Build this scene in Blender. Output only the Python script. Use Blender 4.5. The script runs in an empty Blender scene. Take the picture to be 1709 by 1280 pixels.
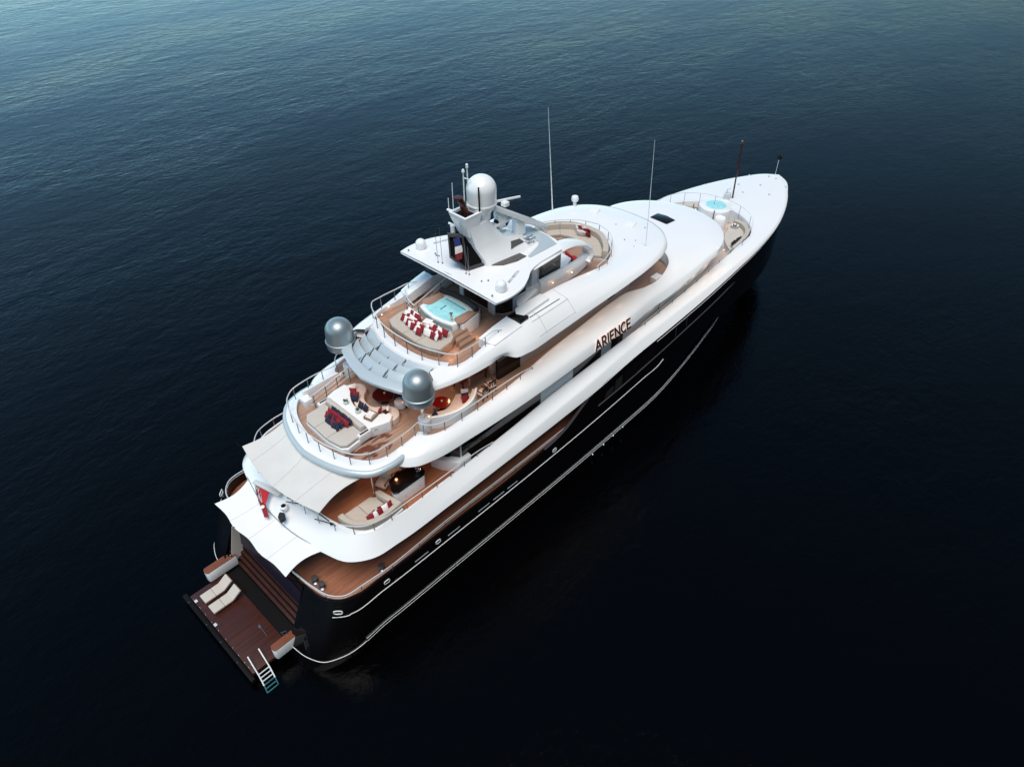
import bpy, bmesh, math, random
from mathutils import Vector, Matrix
R = math.radians
random.seed(7)
S = bpy.context.scene
COL = S.collection
# ------------------------------------------------------------ camera
cam = bpy.data.cameras.new('camera'); co = bpy.data.objects.new('camera', cam); COL.objects.link(co)
cam.sensor_fit = 'HORIZONTAL'; cam.sensor_width = 36.0; cam.lens = 1207.0 * 36 / 1709
cam.clip_start = 0.5; cam.clip_end = 12000
co.location = (-4.178, -26.0, 36.0)
psi, pit = R(43.62), R(40.06)
fw = Vector((math.cos(psi) * math.cos(pit), math.sin(psi) * math.cos(pit), -math.sin(pit)))
co.rotation_euler = fw.to_track_quat('-Z', 'Y').to_euler()
S.camera = co
# ------------------------------------------------------------ light
SUN_EL, SUN_AZ = 70.0, 218.0     # elevation, azimuth (deg from +X towards +Y)
W = bpy.data.worlds.new('World'); S.world = W; W.use_nodes = True
nt = W.node_tree; bg = nt.nodes['Background']
sky = nt.nodes.new('ShaderNodeTexSky'); sky.sky_type = 'NISHITA'; sky.sun_disc = False
sky.sun_elevation = R(SUN_EL); sky.sun_rotation = R(90 - SUN_AZ)
sky.air_density = 1.0; sky.dust_density = 0.3; sky.ozone_density = 1.5
tint = nt.nodes.new('ShaderNodeMix'); tint.data_type = 'RGBA'; tint.blend_type = 'MULTIPLY'; tint.inputs[0].default_value = 1.0
tint.inputs[7].default_value = (0.74, 1.0, 0.97, 1)
nt.links.new(sky.outputs[0], tint.inputs[6])
# the sky is brighter low down on the port bow side (gain added to the sky there), duller to starboard
def wm(op, a, b):
    q = nt.nodes.new('ShaderNodeMath'); q.operation = op
    for i, v in enumerate((a, b)):
        if isinstance(v, (int, float)): q.inputs[i].default_value = v
        else: nt.links.new(v, q.inputs[i])
    return q.outputs[0]
wtc = nt.nodes.new('ShaderNodeTexCoord'); wsp = nt.nodes.new('ShaderNodeSeparateXYZ'); nt.links.new(wtc.outputs['Generated'], wsp.inputs[0])
wdot = wm('ADD', wm('MULTIPLY', wsp.outputs[0], math.cos(R(100))), wm('MULTIPLY', wsp.outputs[1], math.sin(R(100))))
low = wm('POWER', wm('SUBTRACT', 1.0, wm('MAXIMUM', wsp.outputs[2], 0.0)), 1.35)
gain = wm('MAXIMUM', wm('ADD', wm('SUBTRACT', 1.05, wm('MULTIPLY', wm('MAXIMUM', wsp.outputs[2], 0.0), 0.42)), wm('MULTIPLY', low, wm('ADD', wm('MULTIPLY', wdot, 2.1), -0.3))), 0.35)
tint2 = nt.nodes.new('ShaderNodeVectorMath'); tint2.operation = 'SCALE'
nt.links.new(tint.outputs[2], tint2.inputs[0]); nt.links.new(gain, tint2.inputs['Scale']); nt.links.new(tint2.outputs[0], bg.inputs[0]); bg.inputs[1].default_value = 0.14
sl = bpy.data.lights.new('sun', 'SUN'); sl.energy = 3.6; sl.angle = R(44); sl.color = (1.0, 0.925, 0.845)
so = bpy.data.objects.new('sun', sl); COL.objects.link(so)
sd = Vector((math.cos(R(SUN_EL)) * math.cos(R(SUN_AZ)), math.cos(R(SUN_EL)) * math.sin(R(SUN_AZ)), math.sin(R(SUN_EL))))
so.rotation_euler = sd.to_track_quat('Z', 'Y').to_euler(); so.location = (0, 0, 80)
S.view_settings.view_transform = 'Standard'; S.view_settings.look = 'None'
S.view_settings.gamma = 1; S.view_settings.exposure = 0.0; S.view_settings.use_curve_mapping = False

# ------------------------------------------------------------ materials
def mat(name, col, rough=0.5, metal=0.0, spec=0.5, coat=0.0, emit=None, est=0.0, noise=0.0, nscale=3.0, bump=0.0):
    m = bpy.data.materials.new(name); m.use_nodes = True
    n = m.node_tree.nodes; l = m.node_tree.links; b = n['Principled BSDF']
    b.inputs['Base Color'].default_value = (*col, 1); b.inputs['Roughness'].default_value = rough
    b.inputs['Metallic'].default_value = metal; b.inputs['Specular IOR Level'].default_value = spec
    b.inputs['Coat Weight'].default_value = coat
    if emit: b.inputs['Emission Color'].default_value = (*emit, 1); b.inputs['Emission Strength'].default_value = est
    if noise or bump:
        tc = n.new('ShaderNodeTexCoord'); nz = n.new('ShaderNodeTexNoise'); nz.inputs['Scale'].default_value = nscale
        nz.inputs['Detail'].default_value = 5
        l.new(tc.outputs['Object'], nz.inputs['Vector'])
        if noise:
            mx = n.new('ShaderNodeMix'); mx.data_type = 'RGBA'
            mx.inputs[6].default_value = (*[c * (1 - noise) for c in col], 1)
            mx.inputs[7].default_value = (*[min(1, c * (1 + noise)) for c in col], 1)
            l.new(nz.outputs[0], mx.inputs[0]); l.new(mx.outputs[2], b.inputs['Base Color'])
        if bump:
            bp = n.new('ShaderNodeBump'); bp.inputs['Strength'].default_value = bump; bp.inputs['Distance'].default_value = 0.02
            l.new(nz.outputs[0], bp.inputs['Height']); l.new(bp.outputs[0], b.inputs['Normal'])
    return m

def teak(name, c1, c2, plank=0.11, rough=0.55, wet=None):
    m = bpy.data.materials.new(name); m.use_nodes = True
    n = m.node_tree.nodes; l = m.node_tree.links; b = n['Principled BSDF']
    tc = n.new('ShaderNodeTexCoord'); sp = n.new('ShaderNodeSeparateXYZ'); l.new(tc.outputs['Object'], sp.inputs[0])
    def mth(op, a, bb=None):
        q = n.new('ShaderNodeMath'); q.operation = op
        for i, v in enumerate((a, bb)):
            if v is None: continue
            if isinstance(v, (int, float)): q.inputs[i].default_value = v
            else: l.new(v, q.inputs[i])
        return q.outputs[0]
    row = mth('DIVIDE', sp.outputs[1], plank); fl = mth('FLOOR', row); fr = mth('FRACT', row)
    seam = mth('LESS_THAN', fr, 0.10)
    wn = n.new('ShaderNodeTexWhiteNoise'); wn.noise_dimensions = '2D'
    xs = mth('FLOOR', mth('ADD', mth('DIVIDE', sp.outputs[0], 2.6), mth('MULTIPLY', fl, 0.37)))
    cb = n.new('ShaderNodeCombineXYZ'); l.new(fl, cb.inputs[0]); l.new(xs, cb.inputs[1]); l.new(cb.outputs[0], wn.inputs['Vector'])
    mp = n.new('ShaderNodeMapping'); mp.inputs['Scale'].default_value = (0.5, 7, 1); l.new(tc.outputs['Object'], mp.inputs[0])
    nz = n.new('ShaderNodeTexNoise'); nz.inputs['Scale'].default_value = 1.6; nz.inputs['Detail'].default_value = 6; l.new(mp.outputs[0], nz.inputs[0])
    nz2 = n.new('ShaderNodeTexNoise'); nz2.inputs['Scale'].default_value = 0.5; nz2.inputs['Detail'].default_value = 4; l.new(tc.outputs['Object'], nz2.inputs[0])
    f = mth('ADD', mth('MULTIPLY', wn.outputs[0], 0.35), mth('ADD', mth('MULTIPLY', nz.outputs[0], 0.4), mth('MULTIPLY', nz2.outputs[0], 0.3)))
    mx = n.new('ShaderNodeMix'); mx.data_type = 'RGBA'; mx.inputs[6].default_value = (*c1, 1); mx.inputs[7].default_value = (*c2, 1)
    l.new(f, mx.inputs[0]); out = mx.outputs[2]
    ro = None
    if wet:   # spilled-water stain: centre x,y, radii, colour
        cx, cy, rx, ry, wc = wet
        dx = mth('DIVIDE', mth('SUBTRACT', sp.outputs[0], cx), rx); dy = mth('DIVIDE', mth('SUBTRACT', sp.outputs[1], cy), ry)
        d = mth('ADD', mth('MULTIPLY', dx, dx), mth('MULTIPLY', dy, dy))
        mp3 = n.new('ShaderNodeMapping'); mp3.inputs['Scale'].default_value = (0.7, 2.0, 1); l.new(tc.outputs['Object'], mp3.inputs[0])
        nz3 = n.new('ShaderNodeTexNoise'); nz3.inputs['Scale'].default_value = 1.5; nz3.inputs['Detail'].default_value = 6; nz3.inputs['Roughness'].default_value = 0.62
        l.new(mp3.outputs[0], nz3.inputs[0])
        v = mth('SUBTRACT', nz3.outputs[0], mth('MULTIPLY', d, 0.13))
        mr = n.new('ShaderNodeMapRange'); mr.inputs[1].default_value = 0.43; mr.inputs[2].default_value = 0.50; l.new(v, mr.inputs[0])
        m2 = n.new('ShaderNodeMix'); m2.data_type = 'RGBA'; l.new(mr.outputs[0], m2.inputs[0]); l.new(out, m2.inputs[6])
        m2.inputs[7].default_value = (*wc, 1); out = m2.outputs[2]
        m3 = n.new('ShaderNodeMapRange'); l.new(mr.outputs[0], m3.inputs[0]); m3.inputs[3].default_value = rough; m3.inputs[4].default_value = 0.3; ro = m3.outputs[0]
    ms = n.new('ShaderNodeMix'); ms.data_type = 'RGBA'; l.new(mth('MULTIPLY', seam, 0.75), ms.inputs[0]); l.new(out, ms.inputs[6])
    ms.inputs[7].default_value = (*[c * 0.3 for c in c1], 1); l.new(ms.outputs[2], b.inputs['Base Color'])
    if ro is not None: l.new(ro, b.inputs['Roughness'])
    else: b.inputs['Roughness'].default_value = rough
    return m

WHITE = mat('white_gelcoat', (0.80, 0.82, 0.835), 0.24, coat=0.5, noise=0.015, nscale=0.35)
WHITE2 = mat('white_deck_paint', (0.79, 0.80, 0.81), 0.45, noise=0.02, nscale=0.6)
BLACK = mat('black_hull_paint', (0.0035, 0.003, 0.0035), 0.06, spec=0.35)
DGREY = mat('dark_grey_paint', (0.06, 0.055, 0.062), 0.3)
GLASS = mat('dark_tinted_glass', (0.006, 0.005, 0.005), 0.05, spec=0.5)
GLASSG = mat('grey_tinted_glass', (0.10, 0.095, 0.09), 0.08)
SILVER = mat('silver_blue_paint', (0.47, 0.55, 0.59), 0.34, metal=0.2, coat=0.2)
SILVERD = mat('silver_metal_paint', (0.30, 0.355, 0.38), 0.42, metal=0.68, coat=0.05)
STEEL = mat('polished_steel', (0.72, 0.73, 0.74), 0.16, metal=1.0)
RAILP = mat('satin_steel_rail', (0.78, 0.79, 0.79), 0.3, metal=0.35)
STRIPE = mat('white_line_paint', (0.74, 0.76, 0.76), 0.35)
HWIN = mat('green_grey_hull_glass', (0.022, 0.026, 0.022), 0.1)
STEELD = mat('brushed_steel_post', (0.22, 0.23, 0.25), 0.3, metal=0.8)
TEAK = teak('weathered_teak_deck', (0.225, 0.125, 0.086), (0.42, 0.265, 0.19))
TEAKW = teak('teak_deck_with_water_stains', (0.25, 0.15, 0.108), (0.46, 0.31, 0.23), wet=(10.1, -2.1, 1.9, 0.95, (0.13, 0.04, 0.022)))
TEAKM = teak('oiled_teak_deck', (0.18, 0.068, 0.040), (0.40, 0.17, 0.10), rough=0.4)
TEAKR = teak('varnished_red_teak', (0.22, 0.07, 0.03), (0.42, 0.16, 0.08), rough=0.35)
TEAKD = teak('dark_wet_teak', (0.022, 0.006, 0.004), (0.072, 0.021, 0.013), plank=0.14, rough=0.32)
TEAKL = teak('pale_teak_deck', (0.42, 0.33, 0.28), (0.62, 0.50, 0.43))
WOOD = mat('varnished_wood', (0.17, 0.058, 0.030), 0.3, noise=0.25, nscale=2)
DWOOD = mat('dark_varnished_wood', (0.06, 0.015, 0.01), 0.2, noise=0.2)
BEIGE = mat('beige_cushion_fabric', (0.46, 0.41, 0.355), 0.85, noise=0.05, nscale=4, bump=0.15)
BEIGE2 = mat('sand_cushion_fabric', (0.50, 0.465, 0.42), 0.85, noise=0.05, nscale=4, bump=0.15)
CREAM = mat('cream_upholstery', (0.70, 0.58, 0.49), 0.7, noise=0.04)
CANVAS = mat('off_white_canvas', (0.60, 0.595, 0.575), 0.8, noise=0.10, nscale=0.8, bump=0.1)
CANVASW = mat('white_canvas', (0.76, 0.78, 0.80), 0.8, noise=0.04, nscale=0.7, bump=0.1)
RED = mat('red_fabric', (0.42, 0.010, 0.018), 0.8, noise=0.12, nscale=6)
DRED = mat('crimson_fabric', (0.22, 0.006, 0.014), 0.8, noise=0.12, nscale=6)
NAVY = mat('navy_fabric', (0.012, 0.014, 0.04), 0.85, noise=0.2, nscale=6)
WPIL = mat('white_cushion_fabric', (0.80, 0.76, 0.74), 0.85, noise=0.04, nscale=6)
BLKF = mat('black_fabric', (0.012, 0.011, 0.012), 0.8, noise=0.2)
LACQ = mat('red_lacquer', (0.20, 0.006, 0.006), 0.12, coat=0.5)
LACQD = mat('dark_red_lacquer', (0.06, 0.006, 0.006), 0.12, coat=0.5)
STONE = mat('black_polished_stone', (0.006, 0.005, 0.005), 0.07)
TUBW = mat('hot_tub_water', (0.33, 0.69, 0.73), 0.05, noise=0.28, nscale=3.0, bump=0.8)
TUBG = mat('grey_green_tub_glass', (0.30, 0.40, 0.40), 0.1)
TUBS = mat('pale_aqua_tub_shell', (0.62, 0.80, 0.82), 0.25)
WICK = mat('wicker', (0.26, 0.16, 0.09), 0.8, noise=0.4, nscale=30, bump=0.6)
BLUEP = mat('navy_painted_bulkhead', (0.007, 0.007, 0.022), 0.35)
WARM = mat('warm_lamp_lens', (1, 0.8, 0.6), 0.4, emit=(1.0, 0.55, 0.28), est=7)
UWL = mat('underwater_lamp_lens', (0.8, 0.95, 1), 0.3, emit=(0.55, 0.85, 0.95), est=1.0)
AQUA = mat('teal_ladder_paint', (0.025, 0.13, 0.16), 0.4)
LETTER = mat('dark_bronze_lettering', (0.035, 0.010, 0.006), 0.35, metal=0.3)
LETGLOW = mat('letter_backlight', (0.9, 0.75, 0.68), 0.5, emit=(1.0, 0.72, 0.6), est=0.3)
GREYTXT = mat('grey_lettering', (0.30, 0.34, 0.36), 0.6)
RUBBER = mat('black_rubber', (0.004, 0.0037, 0.004), 0.55, spec=0.15)
GREEN = mat('green_leaves', (0.06, 0.10, 0.05), 0.7, noise=0.3)
CLEAR = mat('clear_glass_jar', (0.55, 0.65, 0.63), 0.1)
BRASS = mat('brass', (0.6, 0.4, 0.18), 0.3, metal=1)
BLUEF = mat('blue_flag_cloth', (0.02, 0.03, 0.16), 0.85)
SEAM = mat('grey_panel_seam', (0.38, 0.42, 0.45), 0.6)
INWALL = mat('beige_wall_panel', (0.58, 0.53, 0.49), 0.45)
ORWALL = mat('lacquered_orange_wall', (0.45, 0.10, 0.03), 0.25, noise=0.15, nscale=1)
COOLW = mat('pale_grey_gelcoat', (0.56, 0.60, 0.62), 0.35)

# ------------------------------------------------------------ mesh helpers
def V(*a): return Vector(a)
def cr(pts, k=8):
    p = [Vector(q) for q in pts]; out = []
    for i in range(len(p) - 1):
        a, b = p[i], p[i + 1]
        la = (b - a).length
        def tan(j):
            if j <= 0: return (p[1] - p[0])
            if j >= len(p) - 1: return (p[-1] - p[-2])
            d0, d1 = (p[j] - p[j - 1]), (p[j + 1] - p[j])
            l0, l1 = max(d0.length, 1e-6), max(d1.length, 1e-6)
            return (d0 / l0 * l1 + d1 / l1 * l0) / (l0 + l1) * la
        m0 = tan(i) if i > 0 else (b - a); m1 = tan(i + 1) if i + 1 < len(p) - 1 else (b - a)
        for s in range(k):
            t = s / k; t2 = t * t; t3 = t2 * t
            out.append(a * (2 * t3 - 3 * t2 + 1) + m0 * (t3 - 2 * t2 + t) + b * (-2 * t3 + 3 * t2) + m1 * (t3 - t2))
    out.append(p[-1].copy()); return out
def mir(pts): return [Vector((q[0], -q[1], q[2])) for q in pts]
def sym(half):   # starboard half aft->fore, returns whole ring stbd aft->bow->port aft
    m = mir(half); m.reverse()
    if abs(half[-1][1]) < 1e-6: m = m[1:]
    return list(half) + m
def setz(pts, z): return [Vector((q[0], q[1], z)) for q in pts]
def v3(pts, z): return [Vector((q[0], q[1], z)) for q in pts]

class MB:
    def __init__(s): s.v = []; s.f = []
    def add(s, vs, fs):
        o = len(s.v); s.v += [Vector(q) for q in vs]; s.f += [tuple(i + o for i in f) for f in fs]; return s
    def grid(s, rows, closed=False):
        n = len(rows[0]); vs = [q for r in rows for q in r]; fs = []
        for i in range(len(rows) - 1):
            for j in range(n - (0 if closed else 1)):
                fs.append((i * n + j, i * n + (j + 1) % n, (i + 1) * n + (j + 1) % n, (i + 1) * n + j))
        return s.add(vs, fs)
    def deck(s, half):  # flat-ish surface between starboard half and its mirror
        return s.grid([half, mir(half)])
    def prism(s, out, z0, z1):
        n = len(out); b = [V(q[0], q[1], z0) for q in out]; t = [V(q[0], q[1], z1) for q in out]
        fs = [(i, (i + 1) % n, n + (i + 1) % n, n + i) for i in range(n)]
        return s.add(b + t, fs + [tuple(range(n - 1, -1, -1)), tuple(range(n, 2 * n))])
    def poly3(s, pts, off):  # planar polygon extruded by vector off
        n = len(pts); a = [Vector(q) for q in pts]; b = [q + Vector(off) for q in a]
        return s.add(a + b, [(i, (i + 1) % n, n + (i + 1) % n, n + i) for i in range(n)] + [tuple(range(n - 1, -1, -1)), tuple(range(n, 2 * n))])
    def box(s, c, d, rz=0.0, ry=0.0, rx=0.0):
        M = Matrix.Translation(c) @ Matrix.Rotation(rz, 4, 'Z') @ Matrix.Rotation(ry, 4, 'Y') @ Matrix.Rotation(rx, 4, 'X')
        vs = [M @ V(x * d[0] / 2, y * d[1] / 2, z * d[2] / 2) for x in (-1, 1) for y in (-1, 1) for z in (-1, 1)]
        return s.add(vs, [(0, 1, 3, 2), (4, 6, 7, 5), (0, 4, 5, 1), (2, 3, 7, 6), (0, 2, 6, 4), (1, 5, 7, 3)])
    def tube(s, path, r, n=8, r1=None, caps=True):
        p = [Vector(q) for q in path]; rows = []
        up = V(0, 0, 1)
        for i, q in enumerate(p):
            t = (p[min(i + 1, len(p) - 1)] - p[max(i - 1, 0)])
            if t.length < 1e-9: t = V(0, 0, 1)
            t.normalize(); u = t.cross(up)
            if u.length < 0.05: u = t.cross(V(1, 0, 0))
            u.normalize(); w = u.cross(t)
            rr = r if r1 is None else r + (r1 - r) * i / (len(p) - 1)
            rows.append([q + (u * math.cos(2 * math.pi * j / n) + w * math.sin(2 * math.pi * j / n)) * rr for j in range(n)])
        s.grid(rows, closed=True)
        if caps:
            o = len(s.v) - n * len(p); s.f.append(tuple(o + j for j in range(n))); s.f.append(tuple(o + n * (len(p) - 1) + j for j in range(n - 1, -1, -1)))
        return s
    def lathe(s, prof, c, n=32, axis=None):
        c = Vector(c); rows = []
        for r, z in prof: rows.append([c + V(r * math.cos(2 * math.pi * j / n), r * math.sin(2 * math.pi * j / n), z) for j in range(n)])
        s.grid(rows, closed=True)
        o = len(s.v) - n * len(prof)
        if prof[0][0] > 1e-4: s.f.append(tuple(o + j for j in range(n - 1, -1, -1)))
        if prof[-1][0] > 1e-4: s.f.append(tuple(o + n * (len(prof) - 1) + j for j in range(n)))
        return s
    def both(s):   # mirror to port
        n = len(s.v); s.v += [V(q[0], -q[1], q[2]) for q in s.v]; s.f += [tuple(i + n for i in reversed(f)) for f in s.f]; return s
    def pair(s, *a, **k):   # starboard piece and its port twin, two separate objects
        t = MB(); t.v = [V(q[0], -q[1], q[2]) for q in s.v]; t.f = [tuple(reversed(f)) for f in s.f]
        o = s.build(*a, **k); t.build(*a, **k); return o
    def build(s, name, m, parent=None, bevel=0.0, seg=2, smooth=True, ang=38, loc=None, weld=True):
        bm = bmesh.new()
        inv = None; off = Vector((0, 0, 0))
        if parent is not None: inv = parent_world(parent).inverted()
        elif loc is not None: off = Vector(loc)
        vs = [bm.verts.new((inv @ q) if inv else (q - off)) for q in s.v]
        for f in s.f:
            if len(set(f)) < 3: continue
            try: bm.faces.new([vs[i] for i in f])
            except ValueError: pass
        if weld: bmesh.ops.remove_doubles(bm, verts=bm.verts, dist=4e-4)
        bmesh.ops.dissolve_degenerate(bm, dist=1e-5, edges=bm.edges)
        bmesh.ops.recalc_face_normals(bm, faces=bm.faces)
        if bevel > 0:
            ed = [e for e in bm.edges if len(e.link_faces) == 2 and e.calc_face_angle(0) > R(32)]
            bmesh.ops.bevel(bm, geom=ed, offset=bevel, segments=seg, profile=0.6, affect='EDGES', clamp_overlap=True)
        me = bpy.data.meshes.new(name); bm.to_mesh(me); bm.free()
        if smooth:
            me.polygons.foreach_set('use_smooth', [True] * len(me.polygons)); me.set_sharp_from_angle(angle=R(ang))
        me.materials.append(m)
        o = bpy.data.objects.new(name, me); COL.objects.link(o)
        if parent is not None: o.parent = parent
        elif loc is not None: o.location = off
        return o

def parent_world(o):
    M = Matrix.Translation(o.location) @ o.rotation_euler.to_matrix().to_4x4()
    return parent_world(o.parent) @ M if o.parent else M
def thing(name, label, cat, loc, rz=0.0, group=None):
    o = bpy.data.objects.new(name, None); COL.objects.link(o); o.location = loc; o.rotation_euler = (0, 0, rz)
    o.empty_display_size = 0.3; o['label'] = label; o['category'] = cat
    if group: o['group'] = group
    return o
def tag(o, label, cat, group=None):
    o['label'] = label; o['category'] = cat
    if group: o['group'] = group
    return o
def text_mesh(txt, size, depth):
    c = bpy.data.curves.new('lettering', 'FONT'); c.body = txt; c.size = size; c.extrude = depth; c.resolution_u = 4
    t = bpy.data.objects.new('lettering', c); COL.objects.link(t)
    dg = bpy.context.evaluated_depsgraph_get(); me = bpy.data.meshes.new_from_object(t.evaluated_get(dg))
    bpy.data.objects.remove(t); return me

# ------------------------------------------------------------ water
def water_material():
    m = bpy.data.materials.new('dark_sea_water'); m.use_nodes = True
    n = m.node_tree.nodes; l = m.node_tree.links; b = n['Principled BSDF']
    b.inputs['Base Color'].default_value = (0.0005, 0.0005, 0.0007, 1)
    b.inputs['Roughness'].default_value = 0.11; b.inputs['IOR'].default_value = 1.245
    tc = n.new('ShaderNodeTexCoord')
    def noise(scale, detail, rot, sc, rough=0.55):
        mp = n.new('ShaderNodeMapping'); mp.inputs['Rotation'].default_value = (0, 0, R(rot)); mp.inputs['Scale'].default_value = sc
        l.new(tc.outputs['Object'], mp.inputs[0])
        z = n.new('ShaderNodeTexNoise'); z.inputs['Scale'].default_value = scale; z.inputs['Detail'].default_value = detail
        z.inputs['Roughness'].default_value = rough; z.inputs['Distortion'].default_value = 0.4; l.new(mp.outputs[0], z.inputs[0]); return z.outputs[0]
    a = noise(0.50, 6, 35, (0.75, 1.3, 1)); c = noise(1.7, 5, 70, (0.8, 1.25, 1), 0.65); p = noise(0.012, 3, 20, (0.5, 1.6, 1))
    def mth(op, x, y):
        q = n.new('ShaderNodeMath'); q.operation = op
        for i, v in enumerate((x, y)):
            if isinstance(v, (int, float)): q.inputs[i].default_value = v
            else: l.new(v, q.inputs[i])
        return q.outputs[0]
    g = noise(0.16, 2, 48, (0.6, 1.3, 1)); p2 = noise(0.035, 3, 70, (0.7, 1.3, 1))
    h = mth('ADD', mth('ADD', mth('MULTIPLY', a, 0.72), mth('MULTIPLY', c, 0.44)), mth('MULTIPLY', g, 1.0))
    mr = n.new('ShaderNodeMapRange'); l.new(mth('ADD', mth('MULTIPLY', p, 0.6), mth('MULTIPLY', p2, 0.4)), mr.inputs[0]); mr.inputs[1].default_value = 0.36; mr.inputs[2].default_value = 0.62
    mr.inputs[3].default_value = 0.2; mr.inputs[4].default_value = 1.0
    bp = n.new('ShaderNodeBump'); bp.inputs['Distance'].default_value = 0.26
    l.new(mth('MULTIPLY', mr.outputs[0], 0.45), bp.inputs['Strength']); l.new(h, bp.inputs['Height']); l.new(bp.outputs[0], b.inputs['Normal'])
    return m
WATER = water_material()
w = MB()
rings = [0.0] ; 
w.add([V(-4000, -4000, 0), V(4000, -4000, 0), V(4000, 4000, 0), V(-4000, 4000, 0)], [(0, 1, 2, 3)])
wo = w.build('water', WATER, smooth=False); wo['kind'] = 'structure'

# ============================================================ YACHT
Y = thing('yacht', 'large white motor yacht with glossy black hull lying on dark water', 'yacht', (0, 0, 0))
K = 8
# ---- hull
XS = None
wl = [(2.35, -3.4), (2.5, -4.6), (2.95, -5.4), (3.9, -5.8), (7, -5.95), (12, -5.98), (18, -5.98), (21.5, -5.97), (24.5, -5.93), (28, -5.86), (32.5, -5.65), (36.2, -5.15), (40, -4.45), (43.9, -3.6), (47.5, -2.45), (50.5, -1.2), (51.9, -.5), (52.5, 0)]
rb = [(2.5, -3.4), (2.75, -4.8), (3.15, -5.55), (3.95, -6.0), (7, -6.12), (12, -6.13), (18, -6.13), (21.5, -6.12), (24.5, -6.08), (28, -6.01), (32.5, -5.83), (36.2, -5.34), (40.07, -4.68), (43.9, -3.9), (47.8, -2.7), (51, -1.4), (52.6, -.62), (53.3, 0)]
st = [(3.75, -3.4), (4.0, -4.9), (4.4, -5.65), (5.1, -6.02), (7, -6.10), (12, -6.11), (18, -6.11), (21.5, -6.11), (24.5, -6.10), (28, -6.07), (33, -5.98), (37.3, -5.7), (41.5, -5.2), (45.6, -4.4), (49.8, -3.3), (53.6, -1.8), (55.3, -.8), (56.1, 0)]
tp = [(4.1, -3.4, 4.4), (4.35, -4.9, 4.4), (4.8, -5.55, 4.4), (5.6, -5.9, 4.4), (7, -5.98, 4.4), (12, -6.0, 4.4), (18, -6.0, 4.4), (21.5, -6.0, 4.8), (24.3, -6.0, 6.25), (28, -5.96, 6.62), (33, -5.92, 6.9), (37.5, -5.8, 7.08), (41.5, -5.62, 7.3), (46, -5.28, 7.5), (51, -4.35, 7.56), (56, -2.36, 7.68), (58.1, -1.05, 7.71), (58.85, 0, 7.72)]
r_m1 = cr(v3([(x + 0.2, y * 0.97) for x, y in wl], -1.2), K)
r_wl = cr(v3(wl, 0), K); r_rb = cr(v3(rb, 0.95), K); r_st = cr(v3(st, 3.62), K); r_tp = cr(tp, K)
r_ti = [V(q[0] + (0.10 if i < 4 * K else 0), q[1] + (0.14 if q[1] < -0.3 else 0), q[2] - (0 if q[0] < 57 else 0.0)) for i, q in enumerate(r_tp)]
r_td = [V(q[0], q[1], min(q[2], 3.6)) for q in r_ti]
hb = MB()
for a in (1, 0):
    pass
hb.grid([r_m1, r_wl, [r_wl[i].lerp(r_rb[i], .5) for i in range(len(r_wl))], r_rb, [r_rb[i].lerp(r_st[i], .5) for i in range(len(r_wl))], r_st, [r_st[i].lerp(r_tp[i], .5) for i in range(len(r_wl))], r_tp, r_ti, r_td]).both()
HULL = hb.build('hull', BLACK, Y, ang=50)
# cap of the ramp: sky reflection on the black hull painted in as grey
cap = MB(); seg = [i for i, q in enumerate(r_tp) if 19.5 < q[0] < 29]
cap.grid([[V(r_tp[i][0], r_tp[i][1] - 0.012, r_tp[i][2] - 0.45) for i in seg], [V(r_tp[i][0], r_tp[i][1] + 0.02, r_tp[i][2] + 0.012) for i in seg], [V(r_tp[i][0], r_tp[i][1] + 0.20, r_tp[i][2] + 0.014) for i in seg]])
cap.pair('fashion_plate', DGREY, HULL)
# rub rails, stripe, knuckle
for dz in (-0.12, 0.12):
    i0 = 4 * K - 4
    MB().tube([q + V(0, -0.03, dz) for q in r_rb[i0:]], 0.014, 6).pair('rub_rail', STRIPE, HULL)
MB().tube([q + V(-0.02, -0.02, -0.1) for q in r_rb[:4 * K - 3]], 0.02, 6).pair('rub_rail', STRIPE, HULL)
def on_hull(x, z):   # starboard hull y at x,z
    def at(r):
        for a, b in zip(r, r[1:]):
            if a[0] <= x <= b[0] and b[0] > a[0]:
                return a[1] + (b[1] - a[1]) * (x - a[0]) / (b[0] - a[0]), a[2] + (b[2] - a[2]) * (x - a[0]) / (b[0] - a[0])
        return r[-1][1], r[-1][2]
    L = [at(r) for r in (r_wl, r_rb, r_st, r_tp)]
    for (y0, z0), (y1, z1) in zip(L, L[1:]):
        if z0 <= z <= z1: return y0 + (y1 - y0) * (z - z0) / max(z1 - z0, 1e-6)
    return L[-1][0]
sp = cr([(4.25, -5.5, 3.62), (4.8, -5.95, 3.62), (6.2, -6.12, 3.62), (13, -6.13, 3.58), (20, -6.13, 3.66), (25, -6.12, 3.85), (30, -6.06, 4.15), (31.9, -6.03, 4.28), (32.3, -6.02, 4.45)], 10)
MB().tube([V(q[0], min(on_hull(q[0], q[2]) - 0.012, -5.3) if q[0] > 5 else q[1], q[2]) for q in sp], 0.022, 6).pair('side_stripe', STRIPE, HULL)
kn = [(x, z) for x, z in ((24.8, 4.9), (27.5, 5.0), (31.3, 5.3), (35.5, 5.6), (39.8, 5.8), (45, 6.1), (50, 6.4), (55, 6.75))]
MB().tube(cr([(x, on_hull(x, z) - 0.005, z) for x, z in kn], 6), 0.05, 6).pair('knuckle_rail', DGREY, HULL)
shl = [q for q in r_tp if 30.8 < q[0] < 58]
MB().tube([V(q[0], on_hull(q[0], q[2] - .22) - .012, q[2] - .22) for q in shl], .016, 5).pair('sheer_line', STRIPE, HULL)
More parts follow.
